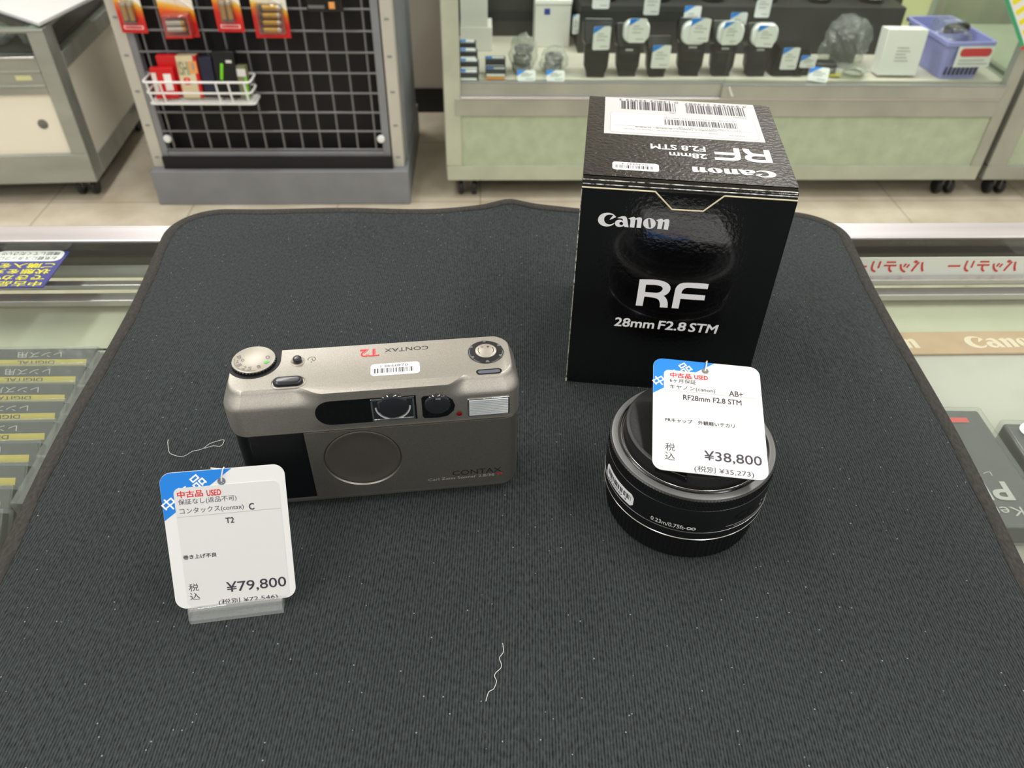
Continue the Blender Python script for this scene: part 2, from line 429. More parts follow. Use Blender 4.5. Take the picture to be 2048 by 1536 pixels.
LOGO_A = [[(1622,9794),(1570,9858),(1499,9918),(1403,9962),(1292,9980),(1182,9976),(1075,9952),(978,9904),(902,9832),(855,9746),(831,9641),(846,9539),(881,9458),(943,9390),(1022,9338),(1117,9309),(1230,9297),(1339,9312),(1429,9344),(1507,9392),(1557,9448),(1571,9490),(1552,9499),(1509,9465),(1439,9426),(1367,9408),(1292,9417),(1216,9442),(1155,9500),(1114,9580),(1099,9662),(1113,9745),(1152,9814),(1212,9864),(1282,9889),(1373,9896),(1457,9884),(1486,9866),(1438,9801),(1390,9729),(1340,9643),(1379,9652),(1467,9700),(1553,9754)],[(1681,9763),(1750,9797),(1837,9841),(1926,9864),(2009,9860),(2068,9825),(2102,9768),(2130,9678),(2222,9330),(2037,9332),(2009,9399),(1964,9358),(1893,9327),(1802,9316),(1717,9330),(1648,9371),(1608,9441),(1596,9513),(1616,9587),(1675,9643),(1763,9675),(1855,9674),(1937,9632),(1921,9714),(1894,9742),(1847,9749),(1775,9742),(1691,9748)],[(1793,9486),(1806,9539),(1848,9574),(1903,9574),(1950,9530),(1965,9479),(1946,9436),(1902,9411),(1846,9424),(1806,9452)],[(2161,9763),(2226,9798),(2312,9846),(2392,9868),(2449,9846),(2473,9796),(2551,9837),(2639,9860),(2713,9849),(2760,9798),(2768,9706),(2768,9342),(2571,9342),(2565,9649),(2549,9730),(2516,9748),(2482,9725),(2483,9643),(2474,9334),(2271,9335),(2274,9627),(2254,9718),(2223,9751)],[(3387,9614),(3388,9555),(3376,9498),(3350,9446),(3312,9401),(3264,9365),(3208,9341),(3147,9330),(3085,9332),(3024,9347),(2967,9374),(2918,9413),(2878,9460),(2851,9514),(2836,9572),(2836,9631),(2849,9688),(2876,9740),(2914,9785),(2962,9820),(3017,9843),(3077,9854),(3139,9852),(3200,9838),(3256,9811),(3305,9773),(3344,9726),(3372,9672)],[(3024,9776),(3037,9812),(3082,9822),(3122,9794),(3205,9449),(3202,9397),(3168,9377),(3124,9391),(3101,9431)],[(3381,9768),(3449,9802),(3533,9850),(3603,9867),(3661,9845),(3696,9792),(3770,9843),(3857,9870),(3928,9855),(3968,9797),(3974,9694),(3963,9337),(3770,9342),(3773,9638),(3758,9715),(3722,9737),(3690,9710),(3692,9631),(3677,9350),(3484,9350),(3493,9616),(3470,9718),(3435,9746)]]
LOGO_B = [[(3055,6649),(3429,6674),(3679,6687),(3951,6673),(4148,6640),(4312,6573),(4442,6480),(4516,6370),(4543,6256),(4533,6126),(4476,5991),(4376,5875),(4276,5823),(4375,5744),(4473,5610),(4531,5446),(4566,5159),(4195,5149),(4188,5294),(4154,5436),(4099,5552),(4009,5627),(3896,5665),(3736,5687),(3390,5703),(3370,5158),(3043,5153)],[(3381,6375),(3718,6398),(3972,6381),(4115,6335),(4185,6247),(4179,6153),(4125,6054),(4028,5986),(3914,5959),(3386,5960)],[(4758,5152),(4768,6182),(4778,6300),(4833,6444),(4931,6558),(5093,6629),(5338,6656),(5681,6669),(5968,6671),(6253,6657),(6248,6371),(5828,6374),(5442,6377),(5290,6364),(5183,6312),(5127,6237),(5094,6140),(5090,6022),(5211,6014),(5715,6019),(6205,6011),(6208,5731),(5746,5725),(5092,5725),(5083,5158)]]
# ------------------------------------------------------------------ the room
FZ = -0.92
def struct(name, mbx, **k):
    o = mbx.build(name, **k); o['kind'] = 'structure'; return o
mb = MB(); mb.box(-4.5, 4.5, -5, 4.2, FZ - 0.05, FZ, 'floor_tile'); struct('floor', mb)
mb = MB(); mb.box(-4.5, 4.5, -5, 4.2, CEIL, CEIL + 0.05, 'ceiling_paint'); struct('ceiling', mb)
mb = MB(); mb.box(-4.5, 4.5, 2.99, 3.09, FZ, CEIL, 'wall_paint'); o = struct('wall_back', mb); o.rotation_euler[2] = PSI
mb = MB(); mb.box(-4.4, 4.4, 2.978, 2.99, FZ, -0.83, 'black_skirting'); o = struct('baseboard_back', mb); o.rotation_euler[2] = PSI

# ------------------------------------------------------------------ the glass display counter under the mat
GT = -0.0022                        # top of glass and rail; the mat lies on it
ctr = thing('display_counter', 'glass-topped display counter with an aluminium front rail, under the black mat', 'counter', (0, 0, FZ), bg=True)
Z0 = -FZ                            # counter parts are modelled from the floor up
mb = MB(); mb.box(-1.1, 1.1, 0.4565, 0.4775, Z0 - 0.032, Z0 + GT, 'aluminium'); mb.build('front_rail', ctr, bevel=0.0015)
mb = MB(); mb.box(-1.1, 1.1, 0.4545, 0.4563, Z0 - 0.02, Z0 + GT - 0.0006, 'rail_dark'); mb.build('rail_gasket', ctr)
mb = MB(); mb.box(-1.1, 1.1, -0.12, 0.4543, Z0 + GT - 0.006, Z0 + GT, 'glass_top'); mb.build('glass_top', ctr, smooth=0)
mb = MB(); mb.box(-1.1, 1.1, 0.4470, 0.4510, Z0 - 0.30, Z0 - 0.010, 'glass_pane'); mb.build('front_glass', ctr, smooth=0)
mb = MB()
for y0, y1, z0, z1 in ((0.4395, 0.4455, -0.030, -0.026), (0.436, 0.4455, -0.041, -0.036)): mb.box(-1.1, 1.1, y0, y1, Z0 + z0, Z0 + z1, 'aluminium')
mb.build('glass_track', ctr, bevel=0.0008)
mb = MB(); mb.box(-1.1, 1.1, 0.395, 0.445, Z0 - 0.052, Z0 - 0.046, 'green_lining'); mb.build('front_ledge', ctr)
mb = MB(); mb.box(-1.1, -0.10, -0.10, 0.397, Z0 - 0.085, Z0 - 0.079, 'green_lining'); mb.box(-1.1, -0.10, 0.393, 0.397, Z0 - 0.085, Z0 - 0.046, 'green_lining')
mb.box(-0.10, 1.1, -0.10, 0.395, Z0 - 0.052, Z0 - 0.046, 'grey_lining'); mb.box(-0.104, -0.10, -0.10, 0.395, Z0 - 0.085, Z0 - 0.046, 'grey_lining'); mb.build('shelf', ctr)
mb = MB(); mb.box(-1.1, 1.1, -0.12, 0.44, 0.06, Z0 - 0.30, 'steel_warm'); mb.box(-1.1, 1.1, -0.06, 0.40, 0, 0.06, 'rack_black'); mb.build('base_cabinet', ctr, bevel=0.003)
for sx in (-1, 1):
    for y0, y1, z1 in ((0.437, 0.457, Z0 - 0.032), (-0.12, -0.10, Z0 - 0.012)):
        mb = MB(); mb.box(min(sx * 1.1, sx * 1.08), max(sx * 1.1, sx * 1.08), y0, y1, Z0 - 0.30, z1, 'aluminium'); mb.build('corner_post', ctr)
# red-lettered strip on the outside of the front glass (read from the other side)
st = thing('price_strip', 'pale strip with red lettering behind the front glass, right of the mat', 'sign', (0.42, 0.4462, -0.0245), bg=True)
mb = MB(); mb.box(-0.21, 0.36, 0, 0.0006, -0.0105, 0.0125, 'white_paper'); mb.build('strip', st)
mb = MB()
for i in range(8):
    tm = T('バッテリー', -0.35 + i * 0.066, 0.0005, -0.30 + i * 0.066, 0.0105, 0.02)
    mb.flat(tm, 0, 'ink_red', lambda x, y: (-x, -0.0003, y))
mb.build('lettering', st)

# reflection of a lettered sign in the glass, built as a tan strip
tb = thing('reflection_strip', 'tan lettered strip painted as a sign reflection inside the counter, right of the mat', 'band', (0.285, 0.382, -0.0458), bg=True)
mb = MB(); mb.box(-0.12, 0.24, -0.001, 0.0225, 0, 0.0016, 'reflection_strip'); mb.build('band', tb, bevel=0.0005)
mb = MB()
for x0 in (-0.052, 0.036, 0.124): mb.flat(fit(outline_raw(LOGO_A), x0, 0.004, x0 + 0.055, 0.017, shear=-0.1), 0.0017, 'reflection_print')
mb.build('lettering', tb)

# blue notice under the glass, read from the far side
no = thing('notice_card', 'blue notice card with yellow lettering under the glass, left of the mat', 'sign', (-0.3205, 0.4330, -0.0092), bg=True)
mb = MB(); mb.box(-0.052, 0.048, -0.0215, 0.0208, 0, 0.0006, 'poster_blue'); mb.build('card', no)
mb = MB()
for s_, x0, x1, y0 in (('中古品の返品・交換は', -0.048, 0.0455, -0.0205), ('できかねますので', -0.034, 0.0450, -0.0135), ('状態を充分ご確認の上', -0.048, 0.0450, -0.0065), ('ご購入をお願いします。', -0.05, 0.0450, 0.0005)):
    mb.flat(T(s_, x0, y0, x1, y0 + 0.0058, 0.022, flip=True), 0.0007, 'poster_yellow')
mb.build('yellow_lettering', no)
mb = MB(); mb.prism(rrect(0.002, 0.046, 0.0085, 0.0215, 0.005), 0.0006, 0.0008, 'tag_white'); mb.prism([(0.003, 0.013), (0.003, 0.017), (-0.004, 0.0165)], 0.0006, 0.0008, 'tag_white')
for s_, y0 in (('お気軽にスタッフに', 0.0100), ('確認してください!!', 0.0155)): mb.flat(T(s_, 0.006, y0, 0.043, y0 + 0.0042, flip=True), 0.0009, 'ink_dark')
mb.build('speech_balloon', no)
mb = MB(); mb.lathe([(0.009, 0.0006), (0.009, 0.0009)], 'ink_red', 40, -0.011, 0.0125); mb.flat(T('お願い', -0.018, 0.0115, -0.004, 0.0165, flip=True), 0.001, 'tag_white'); mb.build('red_badge', no)

# ---- filter cases shingled in a row, left of the mat
def make_case(side=False):
    r = thing('filter_case', 'x', 'filter case', (0, 0, 0), bg=True, group='filter cases under the left glass')
    R_ = Matrix.Rotation(math.radians(38), 4, 'X')
    mb = MB(); mb.M = R_; mb.box(-0.045, 0.045, -0.036, 0, -0.0085, -0.0012, 'case_dark'); mb.build('insert_card', r)
    mb = MB(); mb.M = R_; mb.box(-0.047, 0.047, -0.038, 0.002, -0.0095, 0, 'case_plastic'); mb.build('clear_shell', r, bevel=0.0008)
    mb = MB(); mb.M = R_
    mb.flat(quad(-0.0155, -0.0100, 0.041, -0.0062), -0.0010, 'case_yellow'); mb.flat(quad(-0.045, -0.0075, -0.018, -0.0015), -0.0010, 'case_blue')
    mb.build('colour_strip', r)
    mb = MB(); mb.M = R_
    mb.flat(T('レンズ用', 0.000, -0.0052, 0.026, -0.0015, flip=True), -0.0009, 'grey_print'); mb.flat(T('DIGITAL', 0.0, -0.0092, 0.022, -0.0069, 0.01, flip=True), -0.0009, 'case_dark')
    mb.flat(T('marumi', -0.041, -0.0062, -0.022, -0.0032, flip=True), -0.0009, 'grey_print')
    mb.build('lettering', r); return r
ORD = ['farthest', 'second farthest', 'third farthest', 'fourth farthest', 'fifth farthest', 'sixth farthest', 'seventh farthest', 'eighth farthest', 'ninth farthest', 'tenth farthest', 'nearest']
c0 = make_case()
rnd = random.Random(4)
for i in range(11):
    y = 0.3765 - i * 0.0160
    lb = '%s clear filter case of the long row lying under the left glass' % ORD[i]
    lc = (-0.2805 + rnd.uniform(-0.0012, 0.0012), y, -0.030)
    if i == 0: c0.location = bgp(*lc); c0['label'] = lb
    else: copy_tree(c0, lb, lc, rnd.uniform(-0.01, 0.01))
def side_case(x, y, L_, colr, label):
    r = thing('filter_case', label, 'filter case', (x, y, -0.0785), bg=True, group='sideways filter cases beside the mat')
    mb = MB(); mb.box(-0.0045, 0.012, -L_ / 2, L_ / 2, 0, 0.047, 'case_dark'); mb.build('insert_card', r)
    mb = MB(); mb.box(-0.0062, 0.0135, -L_ / 2 - 0.0015, L_ / 2 + 0.0015, -0.0003, 0.0495, 'case_plastic'); mb.build('clear_shell', r, bevel=0.0008)
    mb = MB(); mb.flat(quad(0.0004, -L_ / 2 + 0.004, 0.005, L_ / 2 - 0.004), 0.0473, colr); mb.build('colour_strip', r)
side_case(-0.2265, 0.3575, 0.030, 'case_blue', 'sideways filter case with a blue strip, far end beside the mat')
side_case(-0.2270, 0.3300, 0.022, 'case_yellow', 'sideways filter case with a yellow strip, second from the far end beside the mat')
side_case(-0.2262, 0.3020, 0.030, 'case_blue', 'sideways filter case with a blue strip, third from the far end beside the mat')
side_case(-0.2252, 0.2705, 0.030, 'case_yellow', 'sideways filter case with a yellow strip, near end beside the mat')

# ---- two black filter boxes right of the mat
def flat_box(x, y, rz, label, tagged):
    r = thing('filter_box', label, 'filter box', (x, y, -0.0458), rz, bg=True, group='black filter boxes under the right glass')
    mb = MB(); mb.box(-0.042, 0.042, -0.042, 0.042, 0, 0.014, 'case_dark'); mb.build('box', r, bevel=0.0015)
    mb = MB(); mb.box(-0.044, 0.044, -0.044, 0.044, -0.0002, 0.0155, 'case_plastic'); mb.build('clear_shell', r, bevel=0.002)
    mb = MB()
    mb.flat(T('PRO1D', -0.036, -0.026, 0.030, -0.013, 0.02, flip=True), 0.0145, 'grey_print'); mb.flat(T('Kenko', 0.002, -0.036, 0.03, -0.030, flip=True), 0.0145, 'grey_print')
    mb.flat(T('レンズプロテクター', -0.03, -0.0095, 0.026, -0.0060, flip=True), 0.0145, 'grey_print')
    mb.build('lettering', r)
    mb = MB()
    p = []
    for i in range(16):
        a = PI * i / 8; q = 0.017 if i % 4 == 0 else (0.009 if i % 2 == 0 else 0.004); p.append((-0.004 + q * math.cos(a), 0.012 + q * math.sin(a)))
    mb.prism([(-0.004 + 0.012 * math.cos(i * PI / 12), 0.012 + 0.010 * math.sin(i * PI / 12)) for i in range(24)], 0.0141, 0.0143, 'star_cyan'); mb.flat(poly(p), 0.0146, 'star_white')
    mb.build('star_print', r)
    if tagged:
        mb = MB(); mb.prism([(0.026 * 0 - 0.026 + 0.011 * math.cos(i * PI / 14), 0.034 + 0.0075 * math.sin(i * PI / 14)) for i in range(28)], 0.0156, 0.0160, 'tag_white'); mb.flat(T('49', -0.031, 0.031, -0.021, 0.0365, flip=True), 0.0161, 'ink_dark'); mb.build('size_sticker', r)
        mb = MB(); mb.prism(rrect(-0.018, 0.034, 0.018, 0.034, 0.002), 0.0156, 0.0159, 'label_paper'); mb.flat(quad(-0.012, 0.024, 0.028, 0.0255), 0.016, 'ink_grey'); mb.flat(quad(-0.012, 0.029, 0.02, 0.0305), 0.016, 'ink_red'); mb.build('price_sticker', r)
    else:
        mb = MB(); mb.flat(quad(0.004, 0.031, 0.032, 0.035), 0.0145, 'ink_red'); mb.build('red_print', r)
flat_box(0.2410, 0.2735, -0.03, 'black filter box with a cyan star, half hidden by the right edge of the mat', False)
flat_box(0.3330, 0.2590, -0.06, 'black filter box with an oval size sticker, far right under the glass', True)
r = thing('filter_box', 'red-flagged filter box at the right picture edge, nearest on the right', 'filter box', (0.300, 0.176, -0.0458), 0, bg=True)
mb = MB(); mb.box(-0.05, 0.05, -0.03, 0.03, 0, 0.014, 'case_grey'); mb.build('box', r, bevel=0.0015)
mb = MB(); mb.flat(quad(-0.048, 0.006, -0.012, 0.016), 0.0142, 'red_flag'); mb.build('red_flag', r)
mb = MB(); mb.flat(T('ライフ', -0.044, 0.0085, -0.018, 0.0135, flip=True), 0.0144, 'tag_white'); mb.build('lettering', r)

# ------------------------------------------------------------------ the mat
def yfar(x): return 0.4895 + 0.0345 * x
def gs(x, s_): return math.exp(-x * x / (2 * s_ * s_))
def mat_h(x, y):
    d = max(0.0, yfar(x) - y)
    xc = -0.005 + 0.03 * d                                     # the old fold down the middle
    h = 0.0052 * math.exp(-d / 0.06) * gs(x - xc, 0.030) + (0.0022 * math.exp(-d / 0.09) + 0.0010 * math.exp(-d / 0.3)) * gs(x - xc, 0.0085)
    h += 0.0011 * gs(y - 0.10, 0.055) * math.exp(-abs(x - 0.0075) / 0.02) * (0.35 + 0.65 / (1 + math.exp((0.0075 - x) / 0.0016)))
    h += 0.0022 * gs(x - 0.175, 0.022) * gs(y - 0.36, 0.035) + 0.0016 * gs(x + 0.12, 0.03) * gs(y - 0.46, 0.016)
    h += 0.0012 * math.exp(-d / 0.02) * (1 + math.sin(x * 46 + 0.6)) * 0.5
    h += 0.0020 * gs(x - 0.16, 0.012) * gs(y - 0.455, 0.03) + 0.0008 * gs(x + 0.17, 0.02) * gs(y - 0.28, 0.05)
    q = math.hypot(max(abs(x - 0.074) - 0.055, 0), max(abs(y - 0.352) - 0.056, 0))      # the carton presses the felt flat
    return h * min(1.0, q / 0.016)
def edge_x(side, y):
    if side < 0: return -0.1925 - 0.0405 * (y / 0.48) - 0.0015 * math.sin(y * 30)
    return 0.2075 + 0.0195 * (y / 0.48) + 0.0015 * math.sin(y * 26 + 1)
CRN = 0.036
def mat_pt(u, d, e=0.0):
    """u across 0..1, d distance back from the far edge"""
    ins = CRN - math.sqrt(max(0.0, CRN * CRN - (CRN - d) ** 2)) if d < CRN else 0.0
    y0 = 0.489 - d
    xl = edge_x(-1, y0) + ins + e; xr = edge_x(1, y0) - ins - e
    x = xl + (xr - xl) * u
    return x, yfar(x) - d
mt = thing('counter_mat', 'large black felt counter mat with bound edges lying on the glass counter', 'mat', (0, 0, 0))
ds = [CRN * (1 - math.cos(i / 14 * PI / 2)) for i in range(15)] + [CRN + i * 0.0058 for i in range(1, 100)]
NU = 110; rows = []
for d in ds:
    rows.append([])
    for i in range(NU + 1):
        x, y = mat_pt(i / NU, d); rows[-1].append((x, y, mat_h(x, y)))
mb = MB(); vs = [p for r_ in rows for p in r_]; n = NU + 1; nt_ = len(vs)
vs += [(x, y, z - 0.0020) for x, y, z in vs]; fs = []
for k in range(len(ds) - 1):
    for i in range(NU):
        a = k * n + i; fs.append((a, a + n, a + n + 1, a + 1)); fs.append((nt_ + a, nt_ + a + 1, nt_ + a + n + 1, nt_ + a + n))
bd = [i for i in range(n)] + [k * n + NU for k in range(1, len(ds))] + [(len(ds) - 1) * n + i for i in range(NU - 1, -1, -1)] + [k * n for k in range(len(ds) - 2, 0, -1)]
for i in range(len(bd)):
    a, b_ = bd[i], bd[(i + 1) % len(bd)]; fs.append((a, b_, nt_ + b_, nt_ + a))
mb.add(vs, fs, 'mat_fabric'); mb.build('felt', mt, smooth=60)
path = [mat_pt(0, d) for d in ds[::-1]] + [mat_pt(i / 90, 0) for i in range(1, 90)] + [mat_pt(1, d) for d in ds]
P = [Vector((x, y, 0)) for x, y in path]; rings = []
for i, p in enumerate(P):
    t = (P[min(i + 1, len(P) - 1)] - P[max(i - 1, 0)]).normalized(); nn = Vector((t.y, -t.x, 0))      # points into the mat
    w0 = -0.0015; w1 = 0.0046 + 0.0003 * math.sin(i * 0.7)
    pr = [(w0, -0.0019), (w0 - 0.0008, -0.0006), (w0, 0.0006), (w0 + 0.002, 0.0011), (w1 - 0.001, 0.0010), (w1, 0.0002), (w1, -0.0019)]
    rg = []
    for a, z in pr:
        q = p + nn * a; rg.append((q.x, q.y, mat_h(q.x, min(q.y, yfar(q.x))) + z))
    rings.append(rg)
mb = MB(); mb.loft([r_[::-1] for r_ in rings], 'binding'); mb.build('edge_binding', mt, smooth=50)
# loose threads
def thread(pts, label):
    P = [Vector((x, y, 0)) for x, y in pts]; P = [P[0]] + P + [P[-1]]; q = []
    for i in range(1, len(P) - 2):
        for k in range(6):
            t = k / 6; a, b_, c, d = P[i - 1:i + 3]
            q.append(0.5 * (2 * b_ + (c - a) * t + (2 * a - 5 * b_ + 4 * c - d) * t * t + (3 * b_ - a - 3 * c + d) * t ** 3))
    q.append(P[-1])
    mb = MB(); mb.tube([(p.x, p.y, mat_h(p.x, p.y) + 0.0003 + 0.0004 * (1 + math.sin(i * 0.5))) for i, p in enumerate(q)], 0.00011, 'nylon', 5)
    tag(mb.build('loose_thread'), label, 'thread')
thread([(-0.1635, 0.258), (-0.1625, 0.2545), (-0.160, 0.2495), (-0.156, 0.2475), (-0.152, 0.2485), (-0.149, 0.251), (-0.1455, 0.2535), (-0.1425, 0.2565), (-0.1395, 0.259), (-0.137, 0.2583), (-0.138, 0.2553), (-0.1412, 0.2545), (-0.145, 0.2535)], 'long curled white thread lying on the mat, left of the compact camera')
thread([(-0.0068, 0.1325), (-0.0058, 0.1360), (-0.0040, 0.1375), (-0.0032, 0.1400), (-0.0040, 0.1425), (-0.0022, 0.1445), (-0.0016, 0.1465), (-0.0024, 0.1490), (-0.0010, 0.1520), (-0.0014, 0.1550)], 'short wavy white thread lying on the bare mat in front of the lens')
thread([(-0.083, 0.268), (-0.081, 0.2695), (-0.0795, 0.2665)], 'tiny white thread lying on the mat behind the compact camera')

# ------------------------------------------------------------------ the black lens carton
bx = thing('lens_box', 'glossy black lens carton with a white label on its lid, standing behind the lens', 'box', (0.0284, 0.3087, 0.0001), -0.092)
BW, BD, BH = 91.9, 94.0, 115.6
mb = MB(0.001)
prof = [(0.55, 0), (0.55, 109.5), (0.5, 111.6), (0.9, 113.0), (1.1, 113.6), (1.9, 114.9), (2.4, 115.3), (3.2, BH), (BD - 0.6, BH), (BD, BH - 0.8), (BD, 0)]
mb.xprism(prof, 0, BW, 'black_gloss'); mb.build('carton', bx, bevel=0.0004)
mb = MB(0.001); mb.box(0.2, BW - 0.2, 3.0, BD - 0.2, BH, BH + 0.25, 'box_lid'); mb.build('lid', bx)
fp = [(0, 0), (BW, 0), (BW, 111.2), (61.1, 111.2), (53.4, 103.4), (39.9, 103.3), (31.6, 111.2), (0, 111.2)]
mb = MB(0.001); mb.M = Matrix.Rotation(PI / 2, 4, 'X'); mb.prism(fp, -0.5, 0.0, 'black_print', 'card_edge'); mb.build('front_panel', bx)
ed = MB(0.001)      # raw paper edge of the front panel, catching the light along its cut top
for a, b_ in zip(fp[2:], fp[3:]): ed.tube([(a[0], 0.25, a[1]), (b_[0], 0.25, b_[1])], 0.36, 'card_edge', 6)
ed.build('paper_edge', bx)
for y_, z_ in ((1.5, 114.35), (0.75, 112.7)):      # white glints painted with worn ink on both lid creases; left front edge worn
    mb = MB(0.001); mb.tube([(0.3 + (BW - 0.6) * k / 60, y_ - 0.05, z_) for k in range(61)], 0.26, 'worn_glint_edge', 6); mb.build('worn_glint_crease', bx)
mb = MB(0.001); mb.tube([(0.05, 0.0, 0.5 + 110 * k / 60) for k in range(61)], 0.2, 'worn_glint_edge', 6); mb.build('worn_glint_crease', bx)
mb = MB(0.001); mb.tube([(0.1, 0.05, 0.3), (0.1, 0.05, 2.2)], 0.4, 'card_edge', 6); mb.build('bare_corner', bx)
FR = lambda x, y: (x, -0.07, y)
mb = MB(0.001); mb.flat(outline_raw([[(x / 100, y / 100) for x, y in p] for p in LOGO_A]), 0, 'logo_silver', FR); mb.build('brand_lettering', bx, smooth=0)
mb = MB(0.001); mb.flat(outline_raw([[(x / 100, y / 100) for x, y in p] for p in LOGO_B]), 0, 'logo_silver', FR); mb.build('mount_lettering', bx, smooth=0)
mb = MB(0.001); mb.flat(T('28mm', 21.3, 38.4, 40.7, 43.7, 0.018, shear=0.06), 0, 'logo_silver', FR); mb.flat(T('F2.8', 42.6, 38.4, 56.0, 43.7, 0.018, shear=0.06), 0, 'logo_silver', FR); mb.flat(T('STM', 57.4, 38.3, 71.0, 43.7, 0.018, shear=0.1), 0, 'logo_silver', FR); mb.build('model_lettering', bx, smooth=0)
TP = BH + 0.25
mb = MB(0.001); mb.prism(rrect(8.3, 83.8, 47.5, 95.0 - 1.4, 0.4), TP, TP + 0.12, 'label_paper')
mb.prism(rrect(11.0, 81.6, 49.5, 74.0, 2.0), TP + 0.12, TP + 0.16, 'ink_line'); mb.prism(rrect(11.3, 81.3, 49.8, 73.7, 1.8), TP + 0.16, TP + 0.19, 'label_inner'); mb.build('carton_label', bx)
z = TP + 0.24
mb = MB(0.001)
mb.flat(bars(16.5, 43.8, 78.6, 89.2, 26, 1), z, 'ink_dark'); mb.flat(bars(49.2, 78.0, 77.6, 88.4, 30, 2), z, 'ink_dark'); mb.flat(bars(37.5, 72.5, 61.3, 68.0, 44, 3), z, 'ink_dark'); mb.build('barcode', bx, smooth=0)
mb = MB(0.001)
for s_, x0, y0, x1, y1 in (('0 13803 35943 3', 15.5, 89.6, 45.6, 92.0), ('4 549292 214987', 48.6, 88.8, 80, 91.2), ('UPC', 40.5, 76.2, 43.6, 77.4), ('EAN/JAN', 72, 75.0, 78.2, 76.3), ('(91)6128C001(92)AA(21)4312001290', 37.3, 69.2, 72.4, 71.0), ('MC   6128C001(AA)  GS1-128', 44.0, 58.4, 73.5, 60.0), ('CANON INC.', 66.6, 52.2, 76.0, 53.6), ('Made in Taiwan / Fabriqué à Taiwan / Hecho en Taiwan', 17.5, 53.2, 62.0, 54.8), ('Сделано в Тайване / 台湾制造 / 台灣製造', 23.0, 56.0, 62.0, 57.5)):
    mb.flat(T(s_, x0, y0, x1, y1, flip=True), z, 'ink_grey')
mb.flat(quad(13, 57.6, 79, 57.8), z, 'ink_grey'); mb.build('label_lettering', bx, smooth=0)
mb = MB(0.001)
la = outline_raw([[(x / 100, y / 100) for x, y in p] for p in LOGO_A]); mb.flat(fit(la, 47.6, 10.8, 83.8, 17.4, True), TP + 0.06, 'tag_white'); mb.build('lid_brand_lettering', bx, smooth=0)
mb = MB(0.001); mb.flat(fit(outline_raw([[(x / 100, y / 100) for x, y in p] for p in LOGO_B]), 58.5, 25.4, 84.2, 39.2, True), TP + 0.06, 'tag_white'); mb.flat(T('28mm', 38.2, 25.6, 55.0, 30.8, 0.018, True), TP + 0.06, 'tag_white'); mb.flat(T('F2.8 STM', 30.0, 33.2, 55.0, 38.8, 0.018, True), TP + 0.06, 'tag_white'); mb.build('lid_model_lettering', bx, smooth=0)
def small_sticker(parent, x0, y0, x1, y1, z, code, seed):
    mb = MB(0.001); mb.prism(rrect(x0, x1, y0, y1, 1.6), z, z + 0.1, 'tag_white'); o_ = mb.build('stock_sticker', parent)
    w_ = x1 - x0; h = y1 - y0
    mb = MB(0.001); mb.flat(bars(x0 + 0.07 * w_, x0 + 0.86 * w_, y0 + 0.2 * h, y0 + 0.6 * h, 24, seed), z + 0.15, 'ink_dark'); mb.flat(T(code, x0 + 0.2 * w_, y0 + 0.66 * h, x0 + 0.76 * w_, y0 + 0.88 * h, flip=True), z + 0.15, 'ink_dark'); mb.build('barcode', o_, smooth=0)
small_sticker(bx, 12.6, 9.6, 33.0, 17.2, TP, '0240947 4', 5)

# ------------------------------------------------------------------ the pancake lens
LX, LY = 0.0759, 0.229
ln = thing('camera_lens', 'flat black camera lens with both caps on, standing in front of the black carton', 'lens', (LX, LY, 0.0001))
mb = MB(0.001); NR = 360
rib = lambda k, i: (-0.45 if (i % 4) in (0, 1) else 0.0) if 1 <= k <= 4 else 0.0
mb.lathe([(31.6, 0), (32.4, 0.9), (32.5, 1.4), (32.9, 12.0), (33.0, 13.0), (32.6, 14.0), (31.5, 14.2)], 'rear_cap', NR, rmod=rib); mb.build('rear_cap', ln, smooth=25)
mb = MB(0.001); mb.lathe([(33.0, 14.2), (34.3, 14.9), (34.55, 15.2), (34.2, 15.5)], 'silver_line', 128); mb.build('mount_ring', ln)
mb = MB(0.001); mb.lathe([(34.0, 15.4), (34.5, 15.7), (34.6, 16.4), (34.6, 32.0), (34.45, 32.8), (33.9, 33.1)], 'lens_black', 128); mb.build('barrel', ln)
mb = MB(0.001); mb.lathe([(34.60, 19.7), (34.70, 19.72), (34.70, 19.93), (34.60, 19.95)], 'silver_line', 128, cap0=False, cap1=False); mb.build('silver_line', ln)
mb = MB(0.001); NK = 480
def kn(k, i):
    if not 1 <= k <= 13: return 0.0
    a = (i + k * 0.0) * 160 / NK * 2 * PI; 
    return 0.32 * (abs(math.sin(a / 2 + k * 0.45)) + abs(math.sin(a / 2 - k * 0.45)) - 1.3)
mb.lathe([(33.6, 33.1)] + [(34.35, 33.3 + 5.0 * k / 12) for k in range(13)] + [(33.7, 38.7)], 'lens_black', NK, rmod=kn); mb.build('control_ring', ln, smooth=20)
mb = MB(0.001); mb.lathe([(33.7, 38.6), (33.6, 38.95), (33.3, 39.1), (31.2, 39.3), (31.0, 39.1)], 'lens_grey', 128); mb.build('front_bezel', ln)
mb = MB(0.001); mb.lathe([(30.95, 38.6), (30.9, 39.4), (30.5, 39.6), (30.2, 39.4), (30.2, 38.0)], 'lens_gloss', 128); mb.build('inner_ring', ln)
mb = MB(0.001); mb.lathe([(29.95, 38.2), (29.9, 39.9), (29.8, 40.0), (29.7, 39.8)], 'silver_line', 128, cap0=False, cap1=False); mb.build('filter_ring', ln)
mb = MB(0.001); mb.lathe([(29.0, 38.6), (28.9, 41.0), (28.7, 44.4), (28.3, 45.4), (27.5, 45.9), (26.9, 46.0), (26.6, 45.85), (0.01, 45.85)], 'cap_black', 128, cap1=False); cap = mb.build('front_cap', ln)
